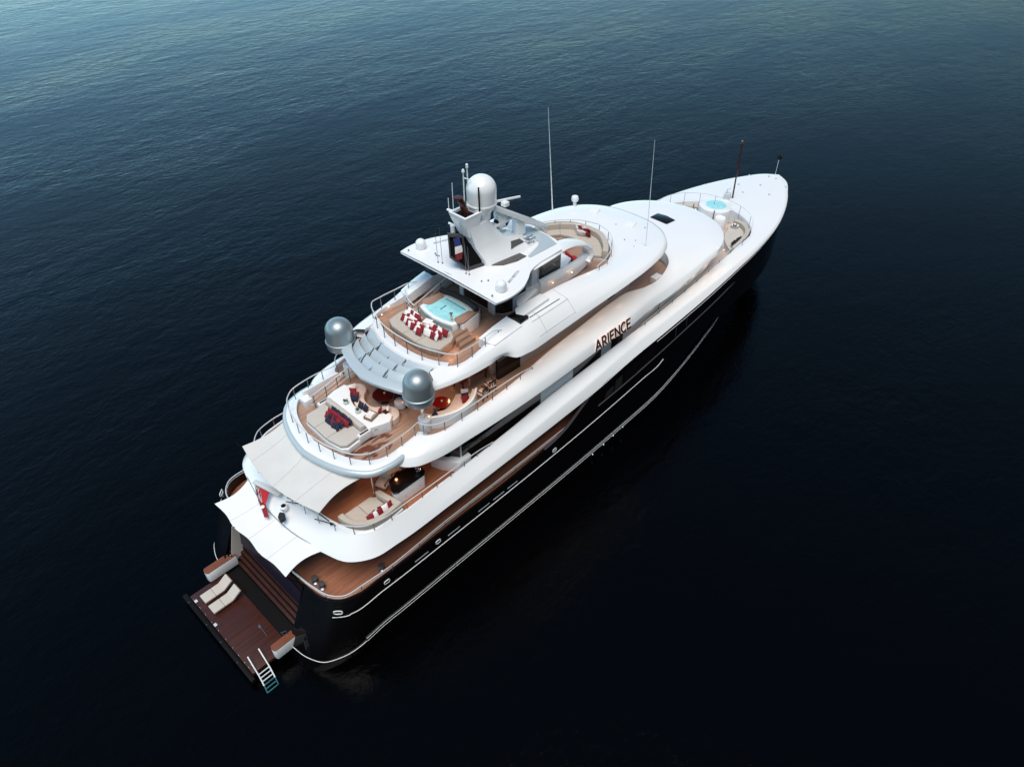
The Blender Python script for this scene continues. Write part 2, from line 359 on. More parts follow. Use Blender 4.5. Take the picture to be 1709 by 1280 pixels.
for x in (7.35, 10.9, 20.55):   # oval fairleads
    y = on_hull(x, 4.0) - 0.01
    pts = []
    for j in range(25):
        t = 2 * math.pi * j / 24; c_, s_ = math.cos(t), math.sin(t)
        pts.append(V(x + 0.17 * (1 if c_ > 0 else -1) * abs(c_) ** .6, y, 4.0 + 0.11 * (1 if s_ > 0 else -1) * abs(s_) ** .6))
    MB().tube(pts, 0.025, 6, caps=False).pair('fairlead', STRIPE, HULL)
fl = []
for j in range(25):
    t = 2 * math.pi * j / 24; c_, s_ = math.cos(t), math.sin(t)
    u = 0.22 * (1 if c_ > 0 else -1) * abs(c_) ** .6
    fl.append(V(4.52 + u * 0.72, -5.70 - u * 0.69, 3.98 + 0.13 * (1 if s_ > 0 else -1) * abs(s_) ** .6))
MB().tube(fl, 0.03, 6, caps=False).pair('fairlead', STRIPE, HULL)
for x0, x1 in ((9.2, 10.15), (11.6, 12.5), (13.95, 14.85), (15.15, 16.05), (16.35, 17.2)):
    MB().box(V((x0 + x1) / 2, on_hull(x0, 3.85) - 0.005, 3.86), (x1 - x0, 0.03, 0.05)).pair('freeing_port', GREYTXT, HULL, bevel=0.01)
for x0, x1, z0, z1 in ((25.5, 26.35, 5.02, 5.5), (26.5, 27.3, 5.06, 5.85), (27.5, 29.0, 5.1, 6.0), (29.2, 31.0, 5.3, 6.2)):
    ya, yb = on_hull(x0, z0) - .006, on_hull(x0, z1) - .006
    MB().poly3([V(x0, ya, z0), V(x1, ya, z0 + .05), V(x1, yb, z1 + .1), V(x0 + .1, yb, z1)], (0, 0.03, 0)).pair('hull_window', HWIN if x0 < 27 else GLASS, HULL, smooth=False)
for x, z0, z1 in ((33.6, 5.7, 6.5), (35.0, 5.85, 6.65)):
    MB().tube([V(x, on_hull(x, z0) - .01, z0), V(x - .1, on_hull(x, z1) - .01, z1)], 0.022, 6).pair('vertical_vent', STEELD, HULL)
for x, z in ((28.2, .68), (27.1, .58), (26.0, .5), (24.8, .43)):
    MB().lathe([(0, -0.02), (0.035, -0.015), (0.035, 0.02), (0, 0.025)], V(x, on_hull(x, z) - 0.02, z), 10).build('underwater_light', UWL, HULL)
# anchor near the bow
MB().box(V(54.6, -2.15, 7.25), (0.35, 0.1, 0.3), rz=-0.5).tube([V(54.4, -2.2, 7.3), V(54.8, -2.05, 7.5)], .04, 6).build('anchor_fitting', STEELD, HULL, bevel=0.02)

# ---- transom recess and bathing platform
tr = MB()
tr.box(V(4.12, 0, 3.0), (0.1, 6.8, 2.7)); tr.build('transom_bulkhead', BLACK, Y, bevel=0.01)
MB().box(V(4.02, 0.0, 2.7), (0.1, 6.6, 1.35), ry=R(8)).build('transom_panel', BLUEP, Y, bevel=0.02)
sw = MB()
for s in (-1, 1): sw.poly3([V(2.45, s * 3.4, 0.0), V(4.2, s * 3.4, 0.0), V(4.2, s * 3.4, 4.4), V(4.05, s * 3.4, 4.4), V(3.65, s * 3.4, 3.4)], (0, s * 0.06, 0)) if s < 0 else None
sw.pair('transom_side', BLACK, Y, smooth=False)
MB().poly3([V(3.0, 3.335, 1.0), V(4.05, 3.335, 1.0), V(4.05, 3.335, 3.6), V(3.75, 3.335, 3.6)], (0, 0.05, 0)).build('recess_lining', INWALL, Y, smooth=False)
MB().box(V(3.7, 0, 0.28), (2.4, 6.78, 0.5)).build('recess_floor', RUBBER, Y)
for k in range(4):
    sx, sz = 3.2 + .2 * k, .82 + .3 * k
    MB().box(V(sx + .32, .38, sz - .15), (.5, 5.84, .28)).build('step_riser', RUBBER, Y)
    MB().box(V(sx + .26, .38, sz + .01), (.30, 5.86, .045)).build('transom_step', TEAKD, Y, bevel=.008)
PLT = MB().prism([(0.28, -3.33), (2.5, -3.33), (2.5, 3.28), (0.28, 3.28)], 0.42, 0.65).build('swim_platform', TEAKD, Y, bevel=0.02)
MB().prism([(0.0, -3.62), (0.26, -3.62), (0.26, 3.68), (0.0, 3.68)], 0.30, 0.60).build('fender', RUBBER, PLT, bevel=0.06)
for y in (3.0, 1.0, -0.5, -2.2):
    MB().box(V(0.06, y, .61), (.05, .05, .05)).build('bolt', STEEL, PLT)
for y in (2.75, 0.62):
    MB().box(V(0.38, y, .66), (.16, .2, .03)).build('deck_plate', COOLW, PLT, bevel=0.01)
for y in (2.9, 2.2, 1.6, 0.9, 0.2, -0.6, -1.3, -1.9, -2.5, -2.9):
    MB().lathe([(0, 0), (.035, 0), (.03, .05), (0, .06)], V(0.33, y, .65), 8).build('cleat', STEEL, PLT)
MB().tube([V(2.0, -1.2, .66), V(1.95, -2.0, .67)], .016, 6).lathe([(0, 0), (.08, 0), (.08, .03), (0, .04)], V(2.0, -1.2, .65), 12).build('shower_hose', STEEL, PLT)
def wing(y0, y1, x0, x1, name):
    out = [(x1, y0), (x1, y1)]
    ym, h = (y0 + y1) / 2, abs(y1 - y0) / 2
    n = 8
    side = [(x0 + h * 0.5 - math.sin(math.pi * j / n) * h * 0.5, ym + (1 if y1 > y0 else -1) * h * math.cos(math.pi * j / n)) for j in range(n + 1)]
    o2 = out + side
    b = MB().prism(o2, 0.75, 1.5).build(name, WHITE, Y, bevel=0.06)
    MB().prism([(V(q[0], q[1], 0) - V((x0 + x1) / 2, ym, 0)).x * 0.98 + (x0 + x1) / 2 and (q[0], ym + (q[1] - ym) * 0.96) for q in o2], 1.502, 1.545).build('wing_top', WOOD, b, bevel=0.01)
wing(3.18, 3.68, 1.5, 3.35, 'platform_wing'); wing(-3.68, -3.2, 1.55, 2.85, 'platform_wing')
MB().tube([V(2.45, -3.2, 1.55), V(2.35, -3.1, 1.75), V(2.6, -3.2, 1.75), V(2.6, -3.3, 1.55)], .025, 6).build('grab_handle', STEEL, Y)
for (x, y) in ((2.95, 3.45), (3.1, 3.3), (3.2, 3.55)):
    MB().lathe([(0, 0), (.06, 0), (.08, .08), (.05, .2), (0, .22)], V(x, y, 1.545), 10).build('bollard', STEEL, Y)
# round transom lamps
for s in (1, -1):
    MB().lathe([(.05, 0), (.11, 0), (.12, .03), (.11, .05), (.05, .05)], V(4.0, s * 3.75, 3.75), 14).build('mooring_eye', STEEL, Y)

# ---- decks
def deckpart(name, half, z, m, th=0.12):
    h = cr(v3(half, z), 6); b = MB(); b.deck(h); b.deck(setz(h, z - th)); b.grid([sym(h), sym(setz(h, z - th))]); return b.build(name, m, Y, smooth=False)
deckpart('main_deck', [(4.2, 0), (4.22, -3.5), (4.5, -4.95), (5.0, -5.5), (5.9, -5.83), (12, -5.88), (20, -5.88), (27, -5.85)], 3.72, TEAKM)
deckpart('upper_deck', [(6.1, 0), (6.45, -3.0), (6.8, -4.2), (7.4, -4.8), (8.4, -5.05), (14, -5.1), (20, -4.9), (30, -4.9), (38, -4.6), (44, -4.15)], 6.5, TEAKR)
deckpart('bow_well_deck', [(29.5, 0), (29.6, -5.0), (34.6, -4.8), (39, -4.5), (44.2, -4.1), (47.3, -3.65), (48.6, -3.0), (49.0, -2.0), (49.2, 0)], 6.72, TEAKL)
deckpart('bridge_deck', [(7.95, 0), (8.15, -1.6), (8.75, -3.0), (9.5, -3.55), (11, -3.72), (12.3, -3.6), (12.6, -4.2), (13.5, -4.5), (19, -4.42), (24, -4.2), (31, -4.2), (34, -3.9)], 9.25, TEAKW)
deckpart('wheelhouse_side_deck', [(29.8, 0), (29.9, -4.1), (33, -4.25), (34.4, -3.95), (35.6, -3.3), (36.2, -1.8), (36.4, 0)], 9.275, TEAK)
deckpart('sun_deck', [(14.4, 0), (14.5, -1.4), (14.85, -2.6), (15.3, -3.25), (16.5, -3.45), (19.3, -3.1), (22, -2.95), (26, -2.9), (28.5, -2.9), (30.5, -2.0), (31.3, 0)], 12.05, TEAK)

# ---- white upper-deck bulwark, running into the foredeck: paired stations from stern to bow
UB = [(5.0, 0, 5.95), (5.1, -1.5, 5.95), (5.5, -3.6, 5.95), (6.0, -4.95, 5.97), (7.0, -5.7, 5.98), (8.6, -5.93, 6.0), (12, -5.99, 6.02), (18, -6.02, 6.12), (21.5, -6.02, 6.2), (24.4, -6.02, 6.32), (28, -5.98, 6.66), (33, -5.94, 6.93), (37.5, -5.82, 7.11), (41.5, -5.64, 7.33), (46, -5.30, 7.53), (51, -4.37, 7.58), (56, -2.38, 7.70), (58.12, -1.07, 7.73), (58.87, 0, 7.74)]
UC = [(5.12, 0, 6.12), (5.22, -1.5, 6.12), (5.62, -3.5, 6.12), (6.1, -4.83, 6.13), (7.05, -5.55, 6.14), (8.6, -5.80, 6.18), (12, -5.80, 6.35), (18, -5.80, 6.72), (21.5, -5.77, 6.92), (24.4, -5.74, 7.08), (28, -5.62, 7.32), (33, -5.55, 7.5), (37.5, -5.5, 7.58), (41.5, -5.42, 7.68), (46, -5.16, 7.78), (51, -4.25, 7.76), (56, -2.22, 7.80), (57.95, -1.0, 7.80), (58.65, 0, 7.80)]
UM = [(5.8, 0, 6.75), (5.95, -1.5, 6.75), (6.25, -3.35, 6.75), (6.65, -4.5, 6.75), (7.3, -5.15, 6.76), (8.6, -5.45, 6.78), (12, -5.46, 6.85), (18, -5.35, 6.98), (21.5, -5.25, 7.1), (24.4, -5.2, 7.22), (28, -5.2, 7.52), (33, -5.05, 7.62), (37.5, -4.85, 7.68), (41.5, -4.7, 7.76), (45.5, -4.5, 7.86), (49.4, -3.6, 7.86), (52.6, -2.3, 7.92), (54.6, -1.0, 7.96), (55.2, 0, 7.97)]
UT = [(6.25, 0, 6.98), (6.35, -1.5, 6.98), (6.62, -3.3, 6.98), (6.95, -4.4, 6.98), (7.55, -4.95, 6.98), (8.6, -5.2, 7.0), (12, -5.24, 7.0), (18, -5.08, 7.06), (21.5, -4.95, 7.2), (24.4, -4.95, 7.34), (28, -5.03, 7.6), (32, -4.95, 7.64), (36, -4.76, 7.68), (40, -4.5, 7.7), (44, -4.22, 7.74), (47.5, -3.66, 7.78), (48.8, -2.4, 7.86), (49.3, -1.0, 7.9), (49.4, 0, 7.9)]
UI = [(x + (0.12 if i < 4 else 0) - (0.12 if i > 15 else 0), y + (0.10 if 2 < i < 18 else 0), z) for i, (x, y, z) in enumerate(UT)]
UD = [(x, y, 6.45) for x, y, z in UI]
def mixp(a, b, f): return [tuple(Vector(p).lerp(Vector(q), f)) for p, q in zip(a, b)]
UCa, UCb = mixp(UC, UB, .16), mixp(UC, UT, .07)
UTa = mixp(UT, UC, .06)
rU = [cr(q, K) for q in (UB, UCa, UCb, UTa, UT, UI, UD)]
ub = MB(); ub.grid([[q + V(0, 0.0, 0) for q in r] for r in rU])
# overhang soffit
ubi = cr([(6.2, 0, 5.9), (6.3, -1.5, 5.9), (6.6, -3.3, 5.9), (7.0, -4.1, 5.9), (7.6, -4.1, 5.9), (8.6, -4.1, 5.9), (12, -4.1, 5.95), (18, -4.1, 6.0), (21.5, -4.1, 6.1), (24.4, -4.1, 6.2)], K)
ub.grid([rU[0][:9 * K + 1], ubi]); ub.both()
UPB = ub.build('upper_bulwark', WHITE, Y, ang=52)
# main-deck house side under the overhang
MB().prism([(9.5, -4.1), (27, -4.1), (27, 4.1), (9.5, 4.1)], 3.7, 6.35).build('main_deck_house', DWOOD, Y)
for x in (10.5, 13.2, 15.9, 18.6):
    MB().box(V(x + 1.2, -4.11, 5.0), (2.3, .04, 1.5)).pair('saloon_window', GLASS, Y, bevel=.01)
# upper-deck house
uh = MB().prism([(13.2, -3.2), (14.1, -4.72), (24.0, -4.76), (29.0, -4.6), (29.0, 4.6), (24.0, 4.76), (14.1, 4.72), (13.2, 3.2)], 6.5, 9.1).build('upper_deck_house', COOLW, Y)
for x0, x1 in ((14.15, 20.6), (23.6, 26.5), (27.6, 28.9)):
    ya, yb = [-4.72 - .04 * (q - 14.1) / 9.9 if q < 24 else -4.76 + .16 * (q - 24) / 5 for q in (x0, x1)]
    MB().prism([(x0, ya - .025), (x1, yb - .025), (x1, yb + .04), (x0, ya + .04)], 6.56, 8.8).pair('cabin_window', GLASS, uh, bevel=0.03)
MB().poly3([V(13.17, -3.1, 6.9), V(14.05, -4.7, 6.9), V(14.05, -4.7, 8.9), V(13.17, -3.1, 8.9)], (-.03, -.02, 0)).pair('cabin_window', GLASS, uh, smooth=False)
MB().box(V(13.17, 0, 7.85), (.06, 6.0, 2.1)).build('glass_door', GLASS, uh)
# pale stair fairing on the upper deck starboard side
MB().prism([(12.9, -3.5), (13.15, -4.2), (13.7, -4.98), (14.6, -4.98), (14.6, -4.55), (13.6, -4.2), (13.25, -3.5)], 6.5, 7.25).pair('stair_fairing', WHITE, Y, bevel=.03)

# ---- bridge-deck bulwark + forehouse roof: paired stations from the fin to the front
BL = [(10.25, -3.62, 9.0), (10.45, -4.15, 8.86), (11.05, -4.72, 8.82), (12.0, -5.02, 8.8), (14.5, -5.25, 8.8), (18, -5.4, 8.8), (22, -5.4, 8.8), (25.5, -5.36, 8.83), (28.5, -5.33, 8.84), (31.0, -5.2, 8.95), (33.0, -5.25, 9.0), (35.0, -5.2, 9.15), (38.0, -5.1, 9.42), (40.0, -4.95, 9.5), (41.6, -4.25, 9.5), (42.9, -3.0, 9.5), (43.6, -1.5, 9.5), (43.9, 0, 9.5)]
BF = [(10.4, -3.62, 9.35), (10.7, -4.1, 9.3), (11.3, -4.6, 9.28), (12.2, -4.9, 9.28), (14.5, -5.08, 9.25), (18, -5.22, 9.28), (22, -5.24, 9.35), (25.5, -5.22, 9.42), (28.5, -5.18, 9.45), (31.0, -5.02, 9.5), (33.0, -5.0, 9.5), (35.0, -4.98, 9.55), (38.0, -4.98, 9.76), (39.92, -4.84, 9.86), (41.5, -4.16, 9.86), (42.78, -2.94, 9.86), (43.48, -1.48, 9.86), (43.76, 0, 9.86)]
BC = [(10.9, -3.62, 9.55), (11.2, -4.0, 9.5), (11.7, -4.4, 9.5), (12.4, -4.65, 9.5), (14.5, -4.85, 9.5), (18, -4.9, 9.56), (22, -4.82, 9.68), (25.5, -4.75, 9.74), (28.5, -4.68, 9.78), (31.0, -4.68, 9.75), (33.0, -4.72, 9.72), (35.0, -4.6, 9.72), (37.6, -4.3, 9.9), (39.3, -3.95, 9.98), (40.5, -3.3, 10.0), (41.4, -2.3, 10.01), (41.9, -1.2, 10.01), (42.1, 0, 10.01)]
BT = [(12.2, -3.65, 9.62), (12.3, -3.95, 9.62), (12.55, -4.2, 9.62), (13.1, -4.42, 9.62), (14.5, -4.52, 9.62), (18, -4.5, 9.66), (22, -4.15, 9.86), (25.5, -3.92, 9.9), (28.5, -3.72, 9.92), (30.2, -3.75, 9.92), (31.7, -4.25, 9.92), (32.9, -4.32, 9.92), (34.2, -4.05, 9.95), (35.4, -3.55, 10.0), (36.05, -2.9, 10.03), (36.5, -1.9, 10.06), (36.7, -1.0, 10.08), (36.75, 0, 10.08)]
BI = [(x - (0.06 if i > 11 else 0), y + 0.08, z) for i, (x, y, z) in enumerate(BT)]; BI[-1] = (36.67, 0, 10.08)
BD = [(x, y, 9.2) for x, y, z in BI]
BFa, BFb, BTa = mixp(BF, BL, .12), mixp(BF, BC, .25), mixp(BT, BC, .2)
rB = [cr(q, K) for q in (BL, BFa, BFb, BC, BTa, BT, BI, BD)]
bb = MB(); bb.grid(rB)
bli = cr([(11.2, -3.3, 8.75), (11.3, -3.6, 8.75), (11.8, -4.0, 8.75), (12.4, -4.3, 8.75), (14.5, -4.4, 8.75), (18, -4.4, 8.75), (22, -4.4, 8.75), (25.5, -4.4, 8.75), (28.5, -4.4, 8.8), (31, -4.4, 8.8)], K)
bb.grid([rB[0][:9 * K + 1], bli]); bb.both()
BRB = bb.build('bridge_bulwark', WHITE, Y, ang=52)
# forehouse wall below the roof edge
fwl = cr([(28.9, -4.5, 6.7), (31, -4.3, 6.7), (34, -4.15, 6.7), (38, -4.0, 6.7), (40, -3.75, 6.7), (41.5, -3.2, 6.7), (42.6, -2.2, 6.7), (43.2, -1.1, 6.7), (43.4, 0, 6.7)], K)
fwu = cr([(28.9, -4.55, 8.9), (31, -4.9, 9.0), (34, -4.95, 9.1), (38, -4.85, 9.42), (40, -4.65, 9.5), (41.5, -4.05, 9.5), (42.7, -2.9, 9.5), (43.4, -1.4, 9.5), (43.65, 0, 9.5)], K)
fwm = [fwl[i].lerp(fwu[i], .62) + (fwl[i] - fwu[i]) * .0 for i in range(len(fwl))]
MB().grid([fwl, fwm, fwu]).both().build('forehouse_wall', WHITE2, Y)
MB().poly3([V(32.3, -5.02, 8.2), V(33.9, -4.9, 8.55), V(34.2, -4.99, 9.08), V(32.3, -5.06, 8.92)], (0, .06, 0)).pair('forehouse_window', GLASS, Y, smooth=False)
# skylight hatch on the forehouse roof
MB().prism([(39.72, -0.30), (40.70, -0.40), (40.85, .45), (40.74, 1.22), (39.78, 1.28)], 9.95, 10.085).build('skylight', GLASS, Y, bevel=.03)
# ship's name
NAME = 'ARIENCE'
xs0, xs1 = 24.95, 28.45
def letter_xform(x, s=1.0, off=0.0):
    z0, z1, y0, y1 = 8.92, 9.55, -5.355 - off, -5.215 - off
    up = V(0, y1 - y0, z1 - z0).normalized(); ex = V(1, -0.0, 0); nrm = ex.cross(up)
    M = Matrix((( ex.x, up.x, nrm.x, x), (ex.y, up.y, nrm.y, y0), (ex.z, up.z, nrm.z, z0), (0, 0, 0, 1)))
    return M
wid = [0.50, 0.36, 0.06, 0.32, 0.44, 0.42, 0.32]; gap = (xs1 - xs0 - sum(wid)) / 6
x = xs0
def strokes(ch, w, h, t):
    a = []
    if ch == 'A': a = [((0, 0), (w / 2, h)), ((w / 2, h), (w, 0)), ((w * .22, h * .32), (w * .78, h * .32))]
    if ch == 'I': a = [((w / 2, 0), (w / 2, h))]
    if ch == 'E': a = [((0, 0), (0, h)), ((0, 0), (w, 0)), ((0, h), (w, h)), ((0, h * .52), (w * .85, h * .52))]
    if ch == 'N': a = [((0, 0), (0, h)), ((0, h), (w, 0)), ((w, 0), (w, h))]
    if ch == 'R':
        arc = [(w * .45 + w * .42 * math.sin(math.pi * j / 8), h * .72 + h * .28 * math.cos(math.pi * j / 8)) for j in range(9)]
        a = [((0, 0), (0, h)), ((0, h), arc[0])] + list(zip(arc, arc[1:])) + [(arc[-1], (0, h * .44)), ((w * .4, h * .44), (w, 0))]
    if ch == 'C':
        arc = [(w * .55 + w * .55 * math.cos(R(48 + 264 * j / 14)), h * .5 + h * .52 * math.sin(R(48 + 264 * j / 14))) for j in range(15)]
        a = list(zip(arc, arc[1:]))
    return a
def letter_mesh(ch, w, h, t, d, M):
    b = MB()
    for k, ((ax, ay), (bx, by)) in enumerate(strokes(ch, w, h, t)):
        dx, dy = bx - ax, by - ay; L = math.hypot(dx, dy); ux, uy = dx / L, dy / L; e = t * .42
        ax -= ux * e; ay -= uy * e; bx += ux * e; by += uy * e
        dd = d + 0.0015 * k
        q = [V(ax - uy * t / 2, ay + ux * t / 2, 0), V(bx - uy * t / 2, by + ux * t / 2, 0), V(bx + uy * t / 2, by - ux * t / 2, 0), V(ax + uy * t / 2, ay - ux * t / 2, 0)]
        b.poly3([M @ p for p in q], (M.to_3x3() @ V(0, 0, dd)))
    return b
for ch, w_ in zip(NAME, wid):
    M = letter_xform(x, off=0.035)
    letter_mesh(ch, w_, 0.62, 0.106, 0.03, M).build('letter', LETTER, BRB, smooth=False, weld=False)
    letter_mesh(ch, w_, 0.62, 0.175, 0.008, letter_xform(x, off=0.012)).build('letter_backlight', LETGLOW, BRB, smooth=False, weld=False)
    x += w_ + gap

# ---- grey bumper round the stern of the bridge deck and white ring above it
bp_ = cr([(7.62, 0, 9.2), (7.72, -0.8, 9.2), (8.0, -1.9, 9.2), (8.45, -2.9, 9.2), (9.05, -3.6, 9.2), (9.9, -3.88, 9.22), (11.0, -3.86, 9.25), (12.2, -3.72, 9.3), (12.6, -3.5, 9.3)], K)
bq_ = [q + V(-.1 * max(0, (10 - q[0]) / 2.4), -.1 * min(1, abs(q[1]) / 2.5), -.07) for q in bp_]
MB().tube(sym([V(q[0], q[1], q[2]) for q in reversed(bp_)])[::-1] if False else (list(reversed(bq_)) + mir(bq_)[1:]), 0.215, 14).build('stern_bumper', SILVER, Y)
rin = cr([(8.2, 0, 9.3), (8.3, -.8, 9.3), (8.5, -1.75, 9.3), (8.9, -2.7, 9.3), (9.4, -3.3, 9.3), (10.1, -3.58, 9.3), (11.0, -3.58, 9.3), (12.0, -3.48, 9.3), (12.4, -3.4, 9.3)], K)
rtop = [V(q[0], q[1], 9.5) for q in rin]; rout = [V(q[0], q[1], q[2] + .205) for q in bq_]
MB().grid([rin, rtop, rout]).both().build('stern_coaming', WHITE, Y)
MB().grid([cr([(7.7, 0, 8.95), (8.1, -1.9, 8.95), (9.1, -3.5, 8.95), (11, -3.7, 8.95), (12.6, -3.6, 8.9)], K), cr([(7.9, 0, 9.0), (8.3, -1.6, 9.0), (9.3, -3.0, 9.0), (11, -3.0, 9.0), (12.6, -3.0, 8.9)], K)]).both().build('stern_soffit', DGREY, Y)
MB().deck(cr([(7.9, 0, 9.0), (8.3, -1.6, 9.0), (9.3, -3.0, 9.0), (11, -3.4, 9.0), (12.6, -4.3, 8.9), (20, -4.4, 8.9)], K)).build('bridge_soffit', WOOD, Y)

# ---- bridge-deck house
bh = MB().prism([(18.6, -2.6), (19.75, -3.3), (29.9, -3.35), (31.5, -3.0), (32.2, -2.2), (32.5, 0), (32.2, 2.2), (31.5, 3.0), (29.9, 3.35), (19.75, 3.3), (18.6, 2.6)], 9.25, 11.95).build('bridge_house', INWALL, Y)
MB().prism([(18.5, -3.25), (18.62, -3.3), (20.3, -3.35), (20.3, -3.2), (18.5, -3.1)], 9.27, 11.7).pair('bridge_house_window', GLASS, bh)
MB().prism([(18.45, -2.4), (18.55, -2.4), (18.55, 2.4), (18.45, 2.4)], 9.3, 11.7).build('sliding_door', ORWALL, bh)
MB().prism([(29.9, -3.42), (31.55, -3.08), (32.3, -2.25), (32.6, 0), (32.6, 0.01), (32.3, 2.25), (31.55, 3.08), (29.9, 3.42)], 10.75, 11.75).build('wheelhouse_window', GLASS, bh)
MB().box(V(28.9, -3.36, 10.3), (.75, .06, .55)).pair('port_light', GLASS, bh, bevel=.02)
MB().box(V(33.55, -3.72, 9.5), (0.75, 0.5, 0.46)).pair('deck_locker', WHITE, Y, bevel=.03)

# ---- sun-deck shoulder / wheelhouse roof: paired stations
SL = [(13.3, -3.55, 11.75), (14.3, -3.85, 11.75), (15.5, -4.08, 11.75), (17.0, -4.2, 11.77), (18.1, -4.25, 11.78), (18.5, -4.75, 11.72), (19.2, -4.95, 11.75), (21.4, -4.98, 11.78), (25, -5.0, 11.95), (28, -5.05, 12.1), (31, -4.88, 12.18), (33, -4.42, 12.1), (34.2, -3.8, 12.03), (35.1, -2.8, 12.0), (35.6, -1.6, 12.0), (35.75, 0, 12.0)]
SF = [(13.4, -3.5, 11.95), (14.3, -3.75, 11.98), (15.5, -3.98, 12.0), (17.0, -4.13, 12.04), (18.1, -4.40, 12.08), (18.6, -4.6, 12.1), (19.2, -4.8, 12.12), (21.4, -4.82, 12.15), (25, -4.82, 12.28), (28, -4.85, 12.4), (31, -4.72, 12.42), (32.95, -4.3, 12.38), (34.1, -3.7, 12.36), (35.0, -2.73, 12.35), (35.48, -1.56, 12.35), (35.62, 0, 12.35)]
SM = [(13.8, -3.25, 12.1), (14.5, -3.42, 12.12), (15.6, -3.72, 12.2), (17.2, -3.85, 12.46), (18.2, -3.97, 12.68), (19.0, -4.07, 12.83), (19.8, -4.15, 12.92), (21.6, -4.15, 12.95), (24.5, -4.05, 12.88), (27, -3.95, 12.75), (29.5, -3.7, 12.6), (31.2, -3.2, 12.52), (32.4, -2.55, 12.48), (33.0, -1.9, 12.47), (33.4, -1.0, 12.47), (33.5, 0, 12.47)]
ST = [(14.0, -2.75, 12.22), (14.65, -2.85, 12.25), (15.25, -3.42, 12.28), (17.0, -3.52, 12.42), (18.3, -3.36, 12.76), (19.3, -3.18, 13.05), (20.3, -3.05, 13.1), (21.8, -3.02, 13.1), (24.0, -3.0, 12.98), (25.6, -2.92, 12.75), (27.0, -2.9, 12.55), (28.6, -2.95, 12.45), (30.2, -2.15, 12.42), (31.0, -1.3, 12.42), (31.45, -.6, 12.42), (31.5, 0, 12.42)]
SI = [(x, y + 0.08 if i > 1 else y, z) for i, (x, y, z) in enumerate(ST)]; SI[-1] = (31.42, 0, 12.42)
SD = [(x, y, 12.0) for x, y, z in SI]
SFa, SFb, SMa, SMb = mixp(SF, SL, .2), mixp(SF, SM, .1), mixp(SM, SF, .12), mixp(SM, ST, .12)
rS = [cr(q, K) for q in (SL, SFa, SFb, SMa, SMb, ST, SI, SD)]
rSM, rSF, rST = cr(SM, K), cr(SF, K), cr(ST, K)
sb = MB(); sb.grid(rS)
sli = cr([(13.9, -3.0, 11.6), (14.5, -3.2, 11.6), (15.5, -3.3, 11.6), (17, -3.3, 11.6), (18.1, -3.3, 11.62), (18.6, -3.3, 11.62), (19.2, -3.3, 11.65), (21.4, -3.3, 11.65), (25, -3.3, 11.7), (28, -3.3, 11.75), (31, -3.0, 11.9), (32.2, -2.4, 11.9), (32.6, -2.0, 11.9), (32.8, -1.5, 11.9), (33, -.8, 11.9), (33, 0, 11.9)], K)
sb.grid([rS[0], sli]); sb.both()
SNB = sb.build('sun_deck_shoulder', WHITE, Y, ang=52)
# aft white lip of the sun deck (inside the rail, above the louvres)
lo = cr([(13.85, 0, 12.02), (13.92, -.9, 12.02), (14.1, -1.8, 12.02), (14.4, -2.65, 12.02), (14.7, -3.3, 12.02)], K)
lm = cr([(14.0, 0, 12.2), (14.07, -.9, 12.2), (14.22, -1.75, 12.2), (14.5, -2.55, 12.22), (14.85, -3.15, 12.24)], K)
li = cr([(14.45, 0, 12.22), (14.5, -.85, 12.22), (14.65, -1.65, 12.22), (14.9, -2.4, 12.24), (15.2, -2.95, 12.26)], K)
MB().grid([lo, lm, li, setz(li, 12.0)]).both().build('sun_deck_lip', WHITE, Y)
MB().deck(cr([(12.2, 0, 11.6), (12.6, -2.2, 11.6), (13.9, -3.05, 11.6), (18, -3.3, 11.62), (19, -3.3, 11.65)], K)).build('sun_deck_soffit', WOOD, Y)
# seams on the shoulder: boarding hatch panels
def s_surf(x, f):   # point on the starboard shoulder between SM and SF rows at fraction f (0 = SM, 1 = SF), -1..0 between ST and SM
    def at(r):
        for a, b in zip(r, r[1:]):
            if a[0] <= x <= b[0]: return a.lerp(b, (x - a[0]) / (b[0] - a[0]))
        return r[-1]
    return at(rSM).lerp(at(rSF), f) if f >= 0 else at(rSM).lerp(at(rST), -f)
def seam(pts, r=0.012): 
    MB().tube([p + V(0, 0, .004) for p in pts], r, 5).pair('panel_seam', SEAM, SNB)
for xs_ in (20.9, 23.4): seam([s_surf(xs_, f) for f in (-1, -.6, -.2, 0, .3, .6, 1)])
seam([s_surf(x_, 0.06) for x_ in (20.3, 21, 22, 23, 23.4)]); seam([s_surf(x_, 0.92) for x_ in (20.3, 21, 22, 23, 23.4)])
MB().tube([s_surf(x_, -0.22) + V(0, 0, .0) for x_ in (20.4, 21, 22, 23)], .028, 6).pair('panel_gap', RUBBER, SNB)
